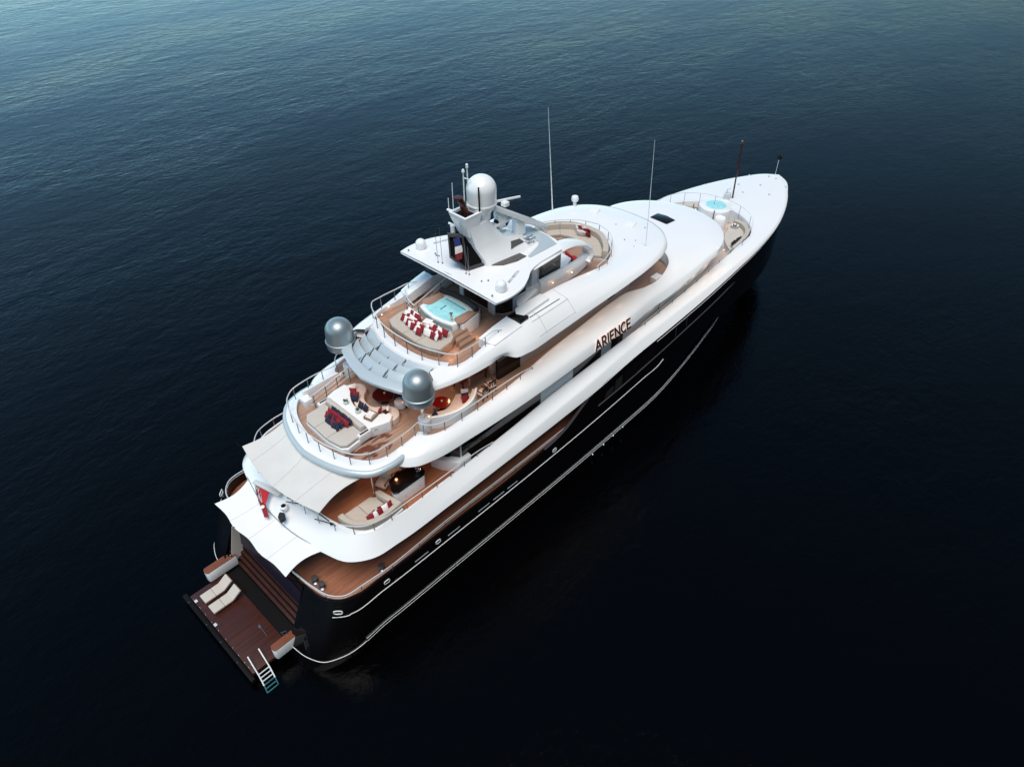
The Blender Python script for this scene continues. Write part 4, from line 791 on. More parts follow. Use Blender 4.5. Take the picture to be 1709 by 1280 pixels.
# bow hot tub
bt = [(49.1 + 1.02 * math.cos(t * math.pi / 14), .72 + 1.02 * math.sin(t * math.pi / 14)) for t in range(28)]
BTB = MB().prism([(48.95 + 1.28 * math.cos(t * math.pi / 14), .7 + 1.4 * math.sin(t * math.pi / 14)) for t in range(28)], 6.7, 7.96).build('bow_hot_tub', WHITE, Y, bevel=.06)
MB().prism(shr(bt, (49.1, .72), .84), 7.85, 7.974).build('water', TUBW, BTB); MB().prism(shr(bt, (49.1, .72), .92), 7.85, 7.968).build('tub_lining', TUBS, BTB)
MB().tube([V(47.7, 2.05, 7.0), V(47.7, 2.05, 8.1)], .05, 8).build('tub_post', STEELD, BTB); MB().tube([V(47.75, .1, 7.1), V(47.8, .1, 8.1)], .05, 8).build('tub_post', STEELD, BTB)
MB().lathe([(0, 6.72), (.5, 6.72), (.5, 7.6), (.42, 7.75), (.3, 7.7), (0, 7.68)], V(47.7, -.6, 0), 20).build('tub_sink', WHITE, BTB)
MB().box(V(47.0, .4, 6.95), (.5, 1.5, .4)).build('tub_step', TEAKL, BTB, bevel=.03)

# ---- lamps
lamps = [(15.55, 3.15, 12.25), (16.3, 3.45, 12.3), (24.3, -2.25, 12.75), (26.0, -2.3, 12.75), (27.6, -2.2, 12.9), (27.0, 1.6, 13.5), (26.6, 1.7, 13.6)]
for p in lamps: MB().lathe([(0, -.025), (.026, -.015), (.026, .015), (0, .025)], V(*p), 8).build('deck_lamp', WARM, Y)
def plight(p, e, col=(1, .52, .25), r=.1):
    l = bpy.data.lights.new('downlight_or_fill', 'POINT'); l.energy = e; l.color = col; l.shadow_soft_size = r
    o = bpy.data.objects.new('downlight_or_fill', l); COL.objects.link(o); o.location = p; o.parent = Y
for x_, y_ in ((14.2, 0), (14.4, -2.2), (16.2, -1.6), (17.6, -2.4), (16.2, 1.5)):
    MB().lathe([(0, 0), (.07, 0), (.07, .03), (0, .03)], V(x_, y_, 11.56), 10).build('ceiling_or_fill_lamp', WARM, Y); plight((x_, y_, 11.4), 26)
for x_, y_ in ((9.3, -1.2), (11.0, -2.5), (12.2, -1.0), (9.2, 1.5)):
    MB().lathe([(0, 0), (.07, 0), (.07, .03), (0, .03)], V(x_, y_, 8.93), 10).build('ceiling_or_fill_lamp', WARM, Y); plight((x_, y_, 8.75), 16)
for x_ in (20, 22, 24, 26, 28, 30): plight((x_, -3.9, 11.2), 9, (1, .62, .38), .25); MB().lathe([(0, 0), (.05, 0), (.05, .03), (0, .03)], V(x_, -3.75, 11.62), 8).build('ceiling_or_fill_lamp', WARM, Y)
plight((33.2, -3.6, 11.3), 16, (1, .66, .45), .3); MB().lathe([(0, 0), (.05, 0), (.05, .03), (0, .03)], V(33.0, -3.5, 11.86), 8).build('ceiling_or_fill_lamp', WARM, Y)  # unseen lamp added to brighten the wheelhouse side deck
for x_ in (30, 31.8, 33.6, 35.4, 37.2, 39, 40.6): plight((x_, -4.78, 8.4), 6, (1, .62, .38), .3); MB().lathe([(0, -.015), (.02, -.01), (.02, .01), (0, .015)], V(x_, -5.06 if x_ < 39 else -4.85, 8.86 if x_ < 36 else 9.3), 8).build('ceiling_or_fill_lamp', WARM, Y)  # unseen lamps added to brighten the forward walkway, lenses tucked under the roof
for x_, y_ in ((16.2, -2.35), (15.6, -2.6), (17.9, -2.2)): plight((x_, y_, 12.25), 3, r=.05)
for p in lamps[:2] + lamps[2:5]: plight((p[0], p[1] * .93 if p[0] < 20 else p[1] - .15, p[2]), 1.0, r=.04)

# ============================================================ LOOSE THINGS
def cushion_mb(w=.46, d=.46, h=.17, n=8):
    b = MB(); rows = []
    for sgn in (1, -1):
        g = []
        for i in range(n + 1):
            r_ = []
            for j in range(n + 1):
                u, v = i / n * 2 - 1, j / n * 2 - 1
                e = max(0, (1 - abs(u) ** 2.6) * (1 - abs(v) ** 2.6)) ** .5
                k = 1 - .06 * (1 - abs(u)) * abs(v) ** 3 - .06 * (1 - abs(v)) * abs(u) ** 3
                r_.append(V(u * w / 2 * k, v * d / 2 * k, sgn * h / 2 * e))
            g.append(r_)
        b.grid(g)
    return b
PM = {}
def pillow(colour, m, loc, rot, label, group, size=.46):
    if colour not in PM:
        o = cushion_mb().build('cushion', m, loc=(0, 0, 0)); PM[colour] = o; first = o
    else:
        first = PM[colour].copy(); COL.objects.link(first)
    first.location = loc; first.rotation_euler = rot; first.scale = (size / .46,) * 3
    return tag(first, label, 'cushion', group)
def slab(out, z0, z1, name, m, p, bev=.05, seg=3): return MB().prism(out, z0, z1).build(name, m, p, bevel=bev, seg=seg)

# ---- bathing platform
def lounger(y, label):
    t = thing('sun_lounger', label, 'sun lounger', (1.5, y, .65), 0, 'cream sun loungers on the bathing platform')
    MB().box(V(1.25, y, .80), (1.2, .62, .08)).box(V(2.1, y, .98), (.72, .62, .07), ry=R(-33)).build('frame', WOOD, t, bevel=.015)
    fr = t.children[0] if t.children else None
    for x_ in (.75, 1.7):
        for s in (.26, -.26): MB().box(V(x_, y + s, .71), (.06, .05, .12)).build('leg', WOOD, t)
    MB().box(V(.97, y, .9), (.66, .66, .12)).build('seat_cushion', BEIGE2, t, bevel=.035, seg=3)
    MB().box(V(1.56, y, .9), (.5, .66, .12)).build('seat_cushion', BEIGE2, t, bevel=.035, seg=3)
    MB().box(V(2.07, y, 1.08), (.66, .66, .12), ry=R(-33)).build('back_cushion', BEIGE2, t, bevel=.035, seg=3)
lounger(2.36, 'cream sun lounger on the bathing platform, the one beside the port wing')
lounger(1.42, 'cream sun lounger on the bathing platform, the inner one beside the dark well')
LD = thing('swim_ladder', 'white and teal swim ladder hooked over the platform edge down into the water', 'ladder', (.8, -3.5, .6))
for x_ in (.50, 1.14):
    MB().tube(cr([(x_ + .05, -2.55, 1.0), (x_, -3.0, .95), (x_ - .04, -3.6, .55), (x_ - .1, -4.05, .22)], 5), .036, 8).build('side_rail', WHITE, LD)
    MB().tube([V(x_ - .1, -4.05, .22), V(x_ - .16, -4.42, -.06)], .032, 8).build('lower_rail', AQUA, LD)
for k in range(6):
    f = k / 5; y_ = -3.55 - .82 * f; z_ = .57 - .58 * f
    MB().box(V(.77 - .14 * f, y_, z_), (.62, .06, .03)).build('rung', COOLW if k < 3 else AQUA, LD)

# ---- awnings
def sail(name, corner_rows, m, label):
    t = thing(name, label, 'awning', (corner_rows[0][0]))
    g = corner_rows
    MB().grid([[Vector(q) for q in r] for r in g]).grid([[Vector(q) + V(0, 0, -.012) for q in r] for r in g]).build('canvas', m, t, smooth=True)
    return t
def sail_grid(A, B, sag, n=14):   # A aft edge pts, B fore edge pts (curves from port to starboard)
    a = cr(A, 6); b = cr(B, 6); rows = []
    for i in range(n + 1):
        f = i / n; r_ = []
        for j in range(len(a)):
            v = j / (len(a) - 1); q = a[j].lerp(b[j], f)
            side = math.sin(math.pi * f) * .28 * (1 if v > .5 else -1) * abs(2 * v - 1) ** 3
            q.y += side; q.z -= sag * math.sin(math.pi * f) * math.sin(math.pi * v) + .02 * math.sin(v * 19 + f * 3) * math.sin(math.pi * f)
            r_.append(q)
        rows.append(r_)
    return rows
AWG = sail_grid([(5.75, 3.42, 8.5), (5.5, 2.0, 8.3), (5.42, 0, 8.22), (5.55, -1.4, 8.28), (5.95, -3.35, 8.45)], [(8.75, 3.3, 8.85), (7.75, 1.8, 8.95), (7.5, 0, 8.97), (7.7, -1.7, 8.95), (8.75, -3.35, 8.85)], .10)
AW = sail('shade_awning', AWG, CANVAS, 'off-white canvas awning stretched aft below the grey stern bumper')
for (p0, p1) in (((6.25, 3.75, 6.9), (5.65, 3.75, 8.55)), ((6.6, -3.4, 6.9), (5.9, -3.4, 8.48))):
    MB().tube([V(*p0), V(*p1)], .03, 8).build('awning_pole', RUBBER, AW)
MB().tube([V(6.25, 1.2, 6.9), V(5.46, 1.2, 8.25)], .025, 8).build('awning_pole', RUBBER, AW)
MB().tube([V(6.3, -1.2, 6.9), V(5.5, -1.2, 8.25)], .025, 8).build('awning_pole', RUBBER, AW)
def seams(sail_thing, grid, idx, m):
    for j in idx: MB().tube([row[j] + V(0, 0, .006) for row in grid], .009, 4).build('seam', m, sail_thing)
SEAMC = mat('canvas_seam', (0.42, 0.42, 0.42), 0.9)
ALG = sail_grid([(3.38, 3.45, 5.82), (3.42, 2.35, 5.8), (3.27, 1.25, 5.79), (3.4, .05, 5.78), (3.3, -1.2, 5.79), (3.44, -2.3, 5.8), (3.42, -3.38, 5.82)], [(5.6, 3.6, 5.95), (5.2, 2.2, 5.97), (5.06, 1.0, 5.98), (5.02, 0, 5.98), (5.08, -1.2, 5.98), (5.3, -2.4, 5.97), (5.62, -3.5, 5.95)], .06)
AL = sail('stern_awning', ALG, CANVASW, 'white canvas awning with a scalloped edge over the stern steps')
seams(AW, AWG, (5, 12, 19), SEAMC); seams(AL, ALG, (9, 18, 27), SEAMC)
for y_ in (3.45, 1.25, -1.2, -3.38):
    MB().tube([V(4.15, y_ * (.97), 4.4), V(3.27 if abs(y_) < 2 else 3.4, y_, 5.82)], .028, 8).build('awning_pole', RUBBER, AL)
MB().tube(cr([(5.55, 3.7, 6.02), (5.08, 1.2, 6.04), (5.05, 0, 6.04), (5.12, -1.5, 6.04), (5.56, -3.5, 6.02)], 6), .02, 5).build('lacing_cable', STEELD, AL)

# ---- red ensign on its staff
EN = thing('ensign', 'large red ensign hanging from a grey staff above the white stern ledge', 'flag', (5.9, .6, 6.98))
MB().tube([V(6.2, .9, 6.95), V(5.55, 1.75, 7.9)], .035, 8).build('flagstaff', COOLW, EN)
MB().box(V(5.55, 1.25, 7.02), (.28, 1.9, .1), rz=R(14)).build('staff_cradle', COOLW, EN, bevel=.02)
def cloth(top, bot, n, m, amp, ph):
    rows = []
    for i in range(m + 1):
        f = i / m; r_ = []
        for j in range(n + 1):
            u = j / n; q = Vector(top[0]).lerp(Vector(top[1]), u).lerp(Vector(bot[0]).lerp(Vector(bot[1]), u), f)
            w_ = amp * math.sin(u * 8 + ph + f * 2) * f; r_.append(q + V(w_, w_ * .4, amp * .4 * math.cos(u * 9 + f)))
        rows.append(r_)
    return rows
tl, tr_ = V(5.28, 2.12, 7.0), V(5.56, 1.02, 6.98); bl, br = V(4.62, .35, 6.25), V(4.75, 0.05, 6.25); mL, mR = V(4.9, 1.25, 6.55), V(5.06, .78, 6.55)
def double(rows, t=.012): return MB().grid(rows).grid([[q + V(0, 0, -t) for q in r] for r in rows])
tmid = tl.lerp(tr_, .45); mmid = mL.lerp(mR, .5)
double(cloth((tl.lerp(tr_, .36), tr_), (mmid, mR), 6, 6, .02, 0)).build('red_field', RED, EN)
double(cloth((mL, mR), (bl, br), 6, 8, .03, 1)).build('red_field', DRED, EN)
cant = cloth((tl, tl.lerp(tr_, .36)), (mL, mmid), 6, 6, .02, 2); UC_ = double(cant).build('canton', NAVY, EN)
up_ = lambda q: q + V(-.004, 0, .014)
for (i0, j0, i1, j1, ww) in ((0, 0, 6, 6, .028), (0, 6, 6, 0, .028), (3, 0, 3, 6, .04), (0, 3, 6, 3, .04)):
    a_, b_ = cant[i0][j0], cant[i1][j1]; mm_ = cant[3][3]
    MB().tube([up_(a_), up_(mm_), up_(b_)], ww * .5, 4).build('white_cross', WPIL, UC_)
for (i0, j0, i1, j1) in ((3, 0, 3, 6), (0, 3, 6, 3)):
    MB().tube([up_(cant[i0][j0]) + V(-.02, 0, .03), up_(cant[3][3]) + V(-.02, 0, .03), up_(cant[i1][j1]) + V(-.02, 0, .03)], .016, 4).build('red_cross', RED, UC_)
MB().lathe([(0, 0), (.12, 0), (.12, .02), (0, .03)], V(4.83, .75, 6.5), 12).build('badge', WPIL, EN)
# courtesy flag hanging by the black exhaust casing
CF = thing('courtesy_flag', 'small blue, white and red flag hanging in the black casing on the mast', 'flag', (19.0, -.1, 16.4))
f0, f1 = V(18.72, .0, 17.0), V(18.95, -.22, 17.0)
for k, (m_, a0, a1) in enumerate(((BLUEF, 0, .36), (WPIL, .36, .68), (DRED, .68, 1.0))):
    def pt(u, f): return V(18.62 + .26 * u, .04 - .26 * u - .12 * f, 17.05 - 1.25 * f + .12 * u) + V(.03 * math.sin(f * 7 + u * 4), .03 * math.cos(f * 6), 0)
    rows = [[pt(u / 4, a0 + (a1 - a0) * i / 5) for u in range(5)] for i in range(6)]
    double(rows, .01).build('stripe', m_, CF)
MB().tube([V(18.62, .05, 17.15), V(18.75, -.3, 15.2)], .008, 4).build('halyard', STEELD, CF)

# ---- gear on the white ledge by the ensign
g1 = thing('deck_spotlight', 'round white spotlight with dark lens on the stern ledge beside the ensign', 'spotlight', (5.55, -.34, 6.7))
MB().lathe([(0, 0), (.16, 0), (.2, .12), (.2, .26), (.15, .3)], V(5.5, -.34, 6.62), 16).build('housing', WHITE, g1); MB().lathe([(0, .27), (.12, .27), (.13, .31), (0, .33)], V(5.5, -.34, 6.62), 14).build('lens', GLASS, g1)
tag(MB().poly3([V(5.35, -.62, 6.55), V(5.2, -.35, 6.5), V(4.98, -.5, 6.42), V(4.92, -.88, 6.42), V(5.2, -.95, 6.5)], (0, 0, .22)).build('folded_canvas', BLKF, loc=(5.1, -.7, 6.45), bevel=.07, seg=3), 'crumpled black canvas bundle on the stern ledge below the spotlight', 'canvas bundle')
for (a_, b_, lb) in (((5.75, -.2, 6.92), (6.2, -1.05, 7.05), 'slim black boat hook lying by the spotlight on the stern ledge'), ((6.1, -2.3, 6.98), (6.5, -3.25, 7.05), 'slim black boat hook lying below the starboard awning corner')):
    o = MB().tube([V(*a_), V(*b_)], .025, 6).box(V(*b_), (.1, .2, .08), rz=1.2).build('boat_hook', RUBBER, loc=a_); tag(o, lb, 'boat hook')

# ---- upper deck aft (starboard)
US = thing('corner_sofa', 'beige corner sofa under the curved starboard rail, aft of the black bar', 'sofa', (8.3, -4.1, 6.5))
out_ = [(6.95, -3.2), (9.2, -3.2), (9.55, -3.5), (9.75, -4.92), (8.6, -5.02), (7.9, -4.9), (7.35, -4.6), (7.0, -4.1), (6.85, -3.6)]
slab(out_, 6.5, 6.78, 'base', WHITE, US, .03)
slab([(7.25, -3.15), (8.15, -3.15), (8.15, -4.72), (7.75, -4.5), (7.4, -4.2), (7.22, -3.7)], 6.76, 6.98, 'seat_cushion', BEIGE, US)
slab([(8.17, -3.15), (8.95, -3.15), (9.15, -3.4), (9.2, -4.72), (8.6, -4.75), (8.17, -4.73)], 6.76, 6.98, 'seat_cushion', BEIGE, US)
bo = cr(v3([(6.9, -3.2), (6.95, -3.75), (7.15, -4.25), (7.6, -4.68), (8.2, -4.9), (9.0, -4.92), (9.72, -4.85)], 0), 5); bi = cr(v3([(7.22, -3.2), (7.25, -3.7), (7.42, -4.15), (7.78, -4.46), (8.25, -4.66), (9.0, -4.68), (9.45, -4.62)], 0), 5)
slab([tuple(q[:2]) for q in bo] + [tuple(q[:2]) for q in reversed(bi)], 6.74, 7.25, 'back_cushion', BEIGE, US, .06)
slab([(9.25, -3.25), (9.5, -3.35), (9.78, -4.85), (9.4, -4.7), (9.2, -3.6)], 6.74, 7.25, 'back_cushion', BEIGE, US, .06)
for k, (x_, c, m_) in enumerate(((8.02, 'red', DRED), (8.32, 'white', WPIL), (8.6, 'red', DRED), (8.92, 'white', WPIL), (9.18, 'red', DRED), (8.2, 'navy', NAVY), (8.78, 'navy', NAVY))):
    lab = {0: 'red cushion at the aft end of the row on the corner sofa', 1: 'white cushion between the two aftmost red ones on the corner sofa', 2: 'middle red cushion on the corner sofa', 3: 'white cushion second from the bar end of the corner sofa', 4: 'red cushion nearest the bar on the corner sofa', 5: 'navy cushion behind the aft white one on the corner sofa', 6: 'navy cushion behind the forward white one on the corner sofa'}[k]
    pillow(c, m_, (x_, -4.5 + (.06 if k > 4 else 0), 7.2), (R(65), 0, R(8 * (k % 3 - 1))), lab, 'cushions on the upper deck corner sofa', .44)
tag(MB().tube([V(9.3, -3.05, 6.5), V(9.3, -3.05, 8.95)], .05, 10).lathe([(0, 0), (.1, 0), (.1, .04), (0, .05)], V(9.3, -3.05, 6.52), 12).build('support_pole', STEEL, Y), '', '') if False else MB().tube([V(9.3, -3.05, 6.5), V(9.3, -3.05, 8.95)], .05, 10).build('deck_pillar', STEEL, Y)
BR_ = thing('outdoor_bar', 'white bar cabinet with a glossy black oval top on the upper deck', 'bar', (10.8, -3.9, 6.5))
bo_ = [(9.75, -4.0), (9.7, -4.3), (9.9, -4.42), (11.7, -4.42), (11.9, -4.25), (11.92, -3.9), (11.5, -3.4), (10.8, -3.2), (10.1, -3.4)]
slab(shr(bo_, (10.8, -3.9), .96), 6.5, 7.42, 'cabinet', WHITE, BR_, .04); slab(bo_, 7.42, 7.5, 'bar_top', STONE, BR_, .03)
for x_ in (10.3, 10.8, 11.3): MB().lathe([(0, 0), (.025, 0), (.025, .03), (0, .04)], V(x_, -4.44, 7.0), 8).build('knob', STEEL, BR_)
t = thing('ice_bucket', 'polished steel ice bucket standing on the black bar top', 'ice bucket', (11.55, -4.1, 7.5))
MB().lathe([(.1, 7.5), (.15, 7.74), (.16, 7.76), (.13, 7.74), (.08, 7.55), (0, 7.55)], V(11.55, -4.1, 0), 16).build('bowl', STEEL, t); MB().tube([V(11.5, -3.98, 7.74), V(11.5, -3.9, 7.95), V(11.6, -3.9, 7.97)], .02, 6).build('ladle', STEEL, t)
def armchair(x_, y_, rz, label):
    t = thing('armchair', label, 'armchair', (x_, y_, 6.5), rz, 'cream armchairs by the upper deck bar')
    M = Matrix.Translation((x_, y_, 6.5)) @ Matrix.Rotation(rz, 4, 'Z')
    def bx(c, d, nm, m, b_): 
        q = MB().box(V(*c), d); q.v = [M @ p for p in q.v]; return q.build(nm, m, t, bevel=b_, seg=3)
    bx((0, 0, .33), (.66, .66, .22), 'seat_cushion', CREAM, .06); bx((-.28, 0, .62), (.14, .66, .5), 'backrest', CREAM, .05)
    for s in (.3, -.3): bx((.05, s, .55), (.6, .07, .06), 'armrest', WOOD, .02); bx((.28, s, .27), (.05, .05, .54), 'leg', WOOD, .0); bx((-.26, s, .2), (.05, .05, .4), 'leg', WOOD, .0)
armchair(10.15, -2.75, R(200), 'cream armchair with wooden arms behind the bar, the nearer to the sofa')
armchair(11.05, -2.55, R(170), 'cream armchair with wooden arms behind the bar, half under the overhang')
tag(MB().lathe([(0, 7.12), (.75, 7.12), (.78, 7.16), (.75, 7.2), (0, 7.2)], V(8.6, -1.0, 0), 28).tube([V(8.6, -1, 6.5), V(8.6, -1, 7.14)], .12, 12).build('round_table', LACQD, loc=(8.6, -1, 6.5)), 'dark round table in the shade under the canvas awning', 'table')

# ---- bridge deck aft: sunbed, console, sofas
SB = thing('sunbed', 'wide beige sunbed on a white base at the stern of the bridge deck', 'sunbed', (9.5, 0, 9.25))
so_ = [(8.6, .55), (8.62, 1.3), (8.9, 1.7), (10.45, 1.72), (10.45, -1.65), (9.75, -1.82), (9.0, -1.9), (8.72, -1.65), (8.55, -.6)]
slab(so_, 9.25, 9.62, 'base', WHITE, SB, .05)
slab([(8.62, .52), (8.64, 1.28), (8.92, 1.66), (10.1, 1.66), (10.1, .5), (9.4, .5)], 9.6, 9.84, 'mattress', BEIGE2, SB, .06)
slab([(8.57, -.6), (8.62, .5), (10.1, .48), (10.1, -.6)], 9.6, 9.84, 'mattress', BEIGE2, SB, .06)
slab([(8.57, -.62), (10.1, -.62), (10.1, -1.62), (9.75, -1.74), (9.02, -1.82), (8.75, -1.6)], 9.6, 9.84, 'mattress', BEIGE2, SB, .06)
MB().prism([(10.12, 1.62), (10.42, 1.7), (10.42, -1.55), (10.12, -1.5)], 9.6, 10.12).build('headrest', BEIGE2, SB, bevel=.09, seg=3)
k = 0
for row, (x_, z_, cols, y0) in enumerate(((10.02, 10.08, 'nnnnnnn', .72), (9.8, 10.06, 'rrrrrrr', .75), (9.58, 10.03, 'rndndn', .62), (9.36, 9.99, 'nndnn', .38))):
    for j, c in enumerate(cols):
        y_ = y0 - j * (.235 if row < 2 else .22)
        pillow({'n': 'navy', 'r': 'red', 'd': 'crimson'}[c], {'n': NAVY, 'r': RED, 'd': DRED}[c], (x_ + random.uniform(-.03, .03), y_ - .03, z_ + random.uniform(-.02, .02)), (R(random.uniform(-14, 14)), R(-62 + random.uniform(-8, 8)), R(random.uniform(-14, 14))),
               {'n': 'navy cushion in the pile on the beige stern sunbed', 'r': 'bright red cushion in the pile on the beige stern sunbed', 'd': 'crimson cushion among navy ones in the sunbed pile'}[c],
               {'n': 'navy cushions piled on the sunbed', 'r': 'red cushions piled on the sunbed', 'd': 'crimson cushions piled on the sunbed'}[c], .36)
CN = thing('console', 'white curved console unit standing between the sunbed and the curved sofa', 'console', (11, 0, 9.25))
co_ = [(10.46, 1.95), (11.0, 2.1), (11.7, 2.12), (11.85, 1.85)] + [(11.02 + .62 * abs(math.sin(a_)) ** 1.0 * 0 + .85 * (abs(y_) / 1.7) ** 2, y_) for a_, y_ in [(0, 1.5), (0, 1.1), (0, .7), (0, .3), (0, -.1), (0, -.5), (0, -.9), (0, -1.2)]] + [(11.95, -1.45), (12.0, -1.75), (11.6, -2.1), (11.15, -1.98), (10.46, -1.72)]
slab(co_, 9.25, 9.95, 'cabinet', WHITE, CN, .04)
for s in (1, -1):
    MB().box(V(10.12, s * 1.78, 9.7), (.75, .26, .5)).build('side_niche', WHITE, CN, bevel=.05); MB().box(V(10.12, s * 1.78, 9.94), (.55, .13, .03)).build('niche_tray', DWOOD, CN, bevel=.01)
MB().box(V(11.88, -1.36, 9.955), (.26, .34, .03)).build('inset_tray', DWOOD, CN, bevel=.01)
for q in ((10.75, -1.83), (10.85, -1.86)): MB().lathe([(0, 0), (.03, 0), (.03, .03), (0, .04)], V(q[0], q[1] - .02, 9.7), 8).build('socket', STEELD, CN)
T = thing('towel_basket', 'open wicker basket of rolled white towels on the white console', 'basket', (11.1, -1.12, 9.95))
def basket(T, c, w_, d_, rz, n):
    x_, y_, z_ = c
    for s in (1, -1):
        MB().box(V(x_, y_, z_ + .07) + Matrix.Rotation(rz, 3, 'Z') @ V(0, s * d_ / 2, 0), (w_, .04, .15), rz=rz).build('basket_side', WICK, T, bevel=.012)
        MB().box(V(x_, y_, z_ + .07) + Matrix.Rotation(rz, 3, 'Z') @ V(s * w_ / 2, 0, 0), (.04, d_, .15), rz=rz).build('basket_side', WICK, T, bevel=.012)
    MB().box(V(x_, y_, z_ + .01), (w_, d_, .02), rz=rz).build('basket_floor', WICK, T)
    for k in range(n):
        o_ = (k - (n - 1) / 2) * (w_ - .12) / n
        a_ = V(x_, y_, z_ + .12) + Matrix.Rotation(rz, 3, 'Z') @ V(o_, d_ * .38, 0); b_ = V(x_, y_, z_ + .12) + Matrix.Rotation(rz, 3, 'Z') @ V(o_, -d_ * .38, 0)
        MB().tube([a_, b_], .062, 10).build('rolled_towel', WPIL, T)
    for k in range(n - 1):
        o_ = (k - (n - 2) / 2) * (w_ - .12) / n
        a_ = V(x_, y_, z_ + .21) + Matrix.Rotation(rz, 3, 'Z') @ V(o_, d_ * .36, 0); b_ = V(x_, y_, z_ + .21) + Matrix.Rotation(rz, 3, 'Z') @ V(o_, -d_ * .36, 0)
        MB().tube([a_, b_], .058, 10).build('rolled_towel', WPIL, T)
basket(T, (11.1, -1.12, 9.955), .62, .5, R(15), 4)
for y_, lb in ((.7, 'small glass vase of greenery on the console, the one farther to port'), (-.36, 'small glass vase of greenery on the console, the one near the towel basket')):
    T = thing('plant_vase', lb, 'vase', (10.82, y_, 9.95), 0, 'glass vases on the console')
    MB().lathe([(.1, 9.95), (.13, 9.97), (.14, 10.12), (.12, 10.16)], V(10.82, y_, 0), 16).build('vase', CLEAR, T)
    lf = MB()
    for q in range(26):
        a_ = random.uniform(0, 6.28); r_ = random.uniform(0, .13); c_ = V(10.82 + r_ * math.cos(a_), y_ + r_ * math.sin(a_), 10.16 + random.uniform(0, .1)); d_ = V(random.uniform(-1, 1), random.uniform(-1, 1), random.uniform(0, .8)).normalized() * .07; e_ = d_.cross(V(0, 0, 1)).normalized() * .03
        lf.add([c_ - d_, c_ + e_, c_ + d_, c_ - e_], [(0, 1, 2, 3)])
    lf.build('leaves', GREEN, T, smooth=False, weld=False)
CS = thing('curved_sofa', 'cream S-curved sofa wrapped round the forward side of the console', 'sofa', (11.9, 0, 9.25))
def band(po, pi, z0, z1, nm, m, p, bev=.05):
    a_ = cr(v3(po, 0), 5); b_ = cr(v3(pi, 0), 5)
    return slab([tuple(q[:2]) for q in a_] + [tuple(q[:2]) for q in reversed(b_)], z0, z1, nm, m, p, bev)
seat_o = [(12.15, 2.1), (12.6, 1.75), (12.55, 1.25), (12.0, .75), (11.8, .25), (11.85, -.3), (12.4, -.75), (12.65, -1.35), (12.35, -1.85), (11.9, -1.95)]
seat_i = [(11.75, 2.05), (11.85, 1.7), (11.75, 1.3), (11.4, .85), (11.2, .3), (11.25, -.3), (11.6, -.95), (12.0, -1.4), (12.05, -1.7), (11.9, -1.8)]
band(seat_o, seat_i, 9.25, 9.68, 'seat', CREAM, CS)
for c, m_, x_, y_, rz, lb in (('red', RED, 11.68, 1.35, 40, 'red cushion on the port end of the cream curved sofa'), ('white', WPIL, 11.9, 1.62, 70, 'white cushion beside the red one on the curved sofa port end'), ('navy', NAVY, 11.42, .82, 30, 'navy cushion below the red one on the curved sofa'), ('crimson', DRED, 11.62, 1.0, 25, 'crimson cushion between red and navy ones on the curved sofa'),
                             ('navy', NAVY, 11.3, .12, 0, 'navy cushion at the middle of the cream curved sofa'), ('navy', NAVY, 11.32, -.28, -10, 'navy cushion beside the middle one toward the towel basket'), ('red', RED, 11.72, -.98, -45, 'red cushion on the starboard half of the cream curved sofa'), ('white', WPIL, 12.02, -1.22, -40, 'white cushion at the starboard end of the cream curved sofa')):
    pillow(c, m_, (x_ + .05, y_, 9.86), (0, R(-60), R(rz)), lb, 'cushions on the cream curved sofa', .42)
def round_table(x_, y_, z, r_, m_, label):
    t = thing('round_table', label, 'table', (x_, y_, z))
    MB().lathe([(0, .46), (r_, .46), (r_ + .02, .48), (r_, .51), (0, .51)], V(x_, y_, z), 32).build('table_top', m_, t); MB().lathe([(.28, 0), (.25, .03), (.08, .08), (.07, .46)], V(x_, y_, z), 20).build('pedestal', DWOOD, t)
    MB().lathe([(0, .515), (.05, .515), (.06, .58), (0, .6)], V(x_ + .05, y_, z), 10).build('candle_glass', CLEAR, t)
round_table(12.85, .05, 9.25, .62, LACQD, 'dark red round table half under the louvred shade, before the curved sofa')
round_table(14.6, -2.75, 9.25, .48, LACQ, 'glossy red oval table in front of the starboard cream sofa')
def tub_chair(x_, y_, rz, label):
    t = thing('tub_chair', label, 'chair', (x_, y_, 9.25), rz, 'white tub chairs under the louvred shade')
    pts = [V(x_, y_, 0) + Matrix.Rotation(rz, 3, 'Z') @ V(.36 * math.cos(a_), .36 * math.sin(a_), 0) for a_ in [R(q) for q in range(0, 360, 15)]]
    MB().prism([q[:2] for q in pts], 9.3, 9.65).build('seat', WHITE, t, bevel=.04)
    a0 = [V(x_, y_, 0) + Matrix.Rotation(rz, 3, 'Z') @ V(.42 * math.cos(R(q)), .42 * math.sin(R(q)), 0) for q in range(70, 291, 15)]; a1 = [V(x_, y_, 0) + Matrix.Rotation(rz, 3, 'Z') @ V(.33 * math.cos(R(q)), .33 * math.sin(R(q)), 0) for q in range(290, 69, -15)]
    MB().prism([q[:2] for q in a0 + a1], 9.3, 9.98).build('backrest', BLKF, t, bevel=.02)
tub_chair(13.2, -.95, R(200), 'white seat with a black back under the louvres near the starboard radome')
tub_chair(13.7, 1.05, R(150), 'white seat with a black back deep under the louvres on the port side')
SS = thing('side_sofa', 'cream crescent sofa along the starboard side of the bridge deck', 'sofa', (14.7, -3.5, 9.25))
band([(12.95, -3.2), (13.6, -3.55), (14.6, -3.95), (15.6, -3.85), (16.4, -3.35)], [(13.1, -2.85), (13.8, -3.0), (14.5, -3.25), (15.0, -3.1), (15.7, -2.75)], 9.25, 9.66, 'seat', CREAM, SS)
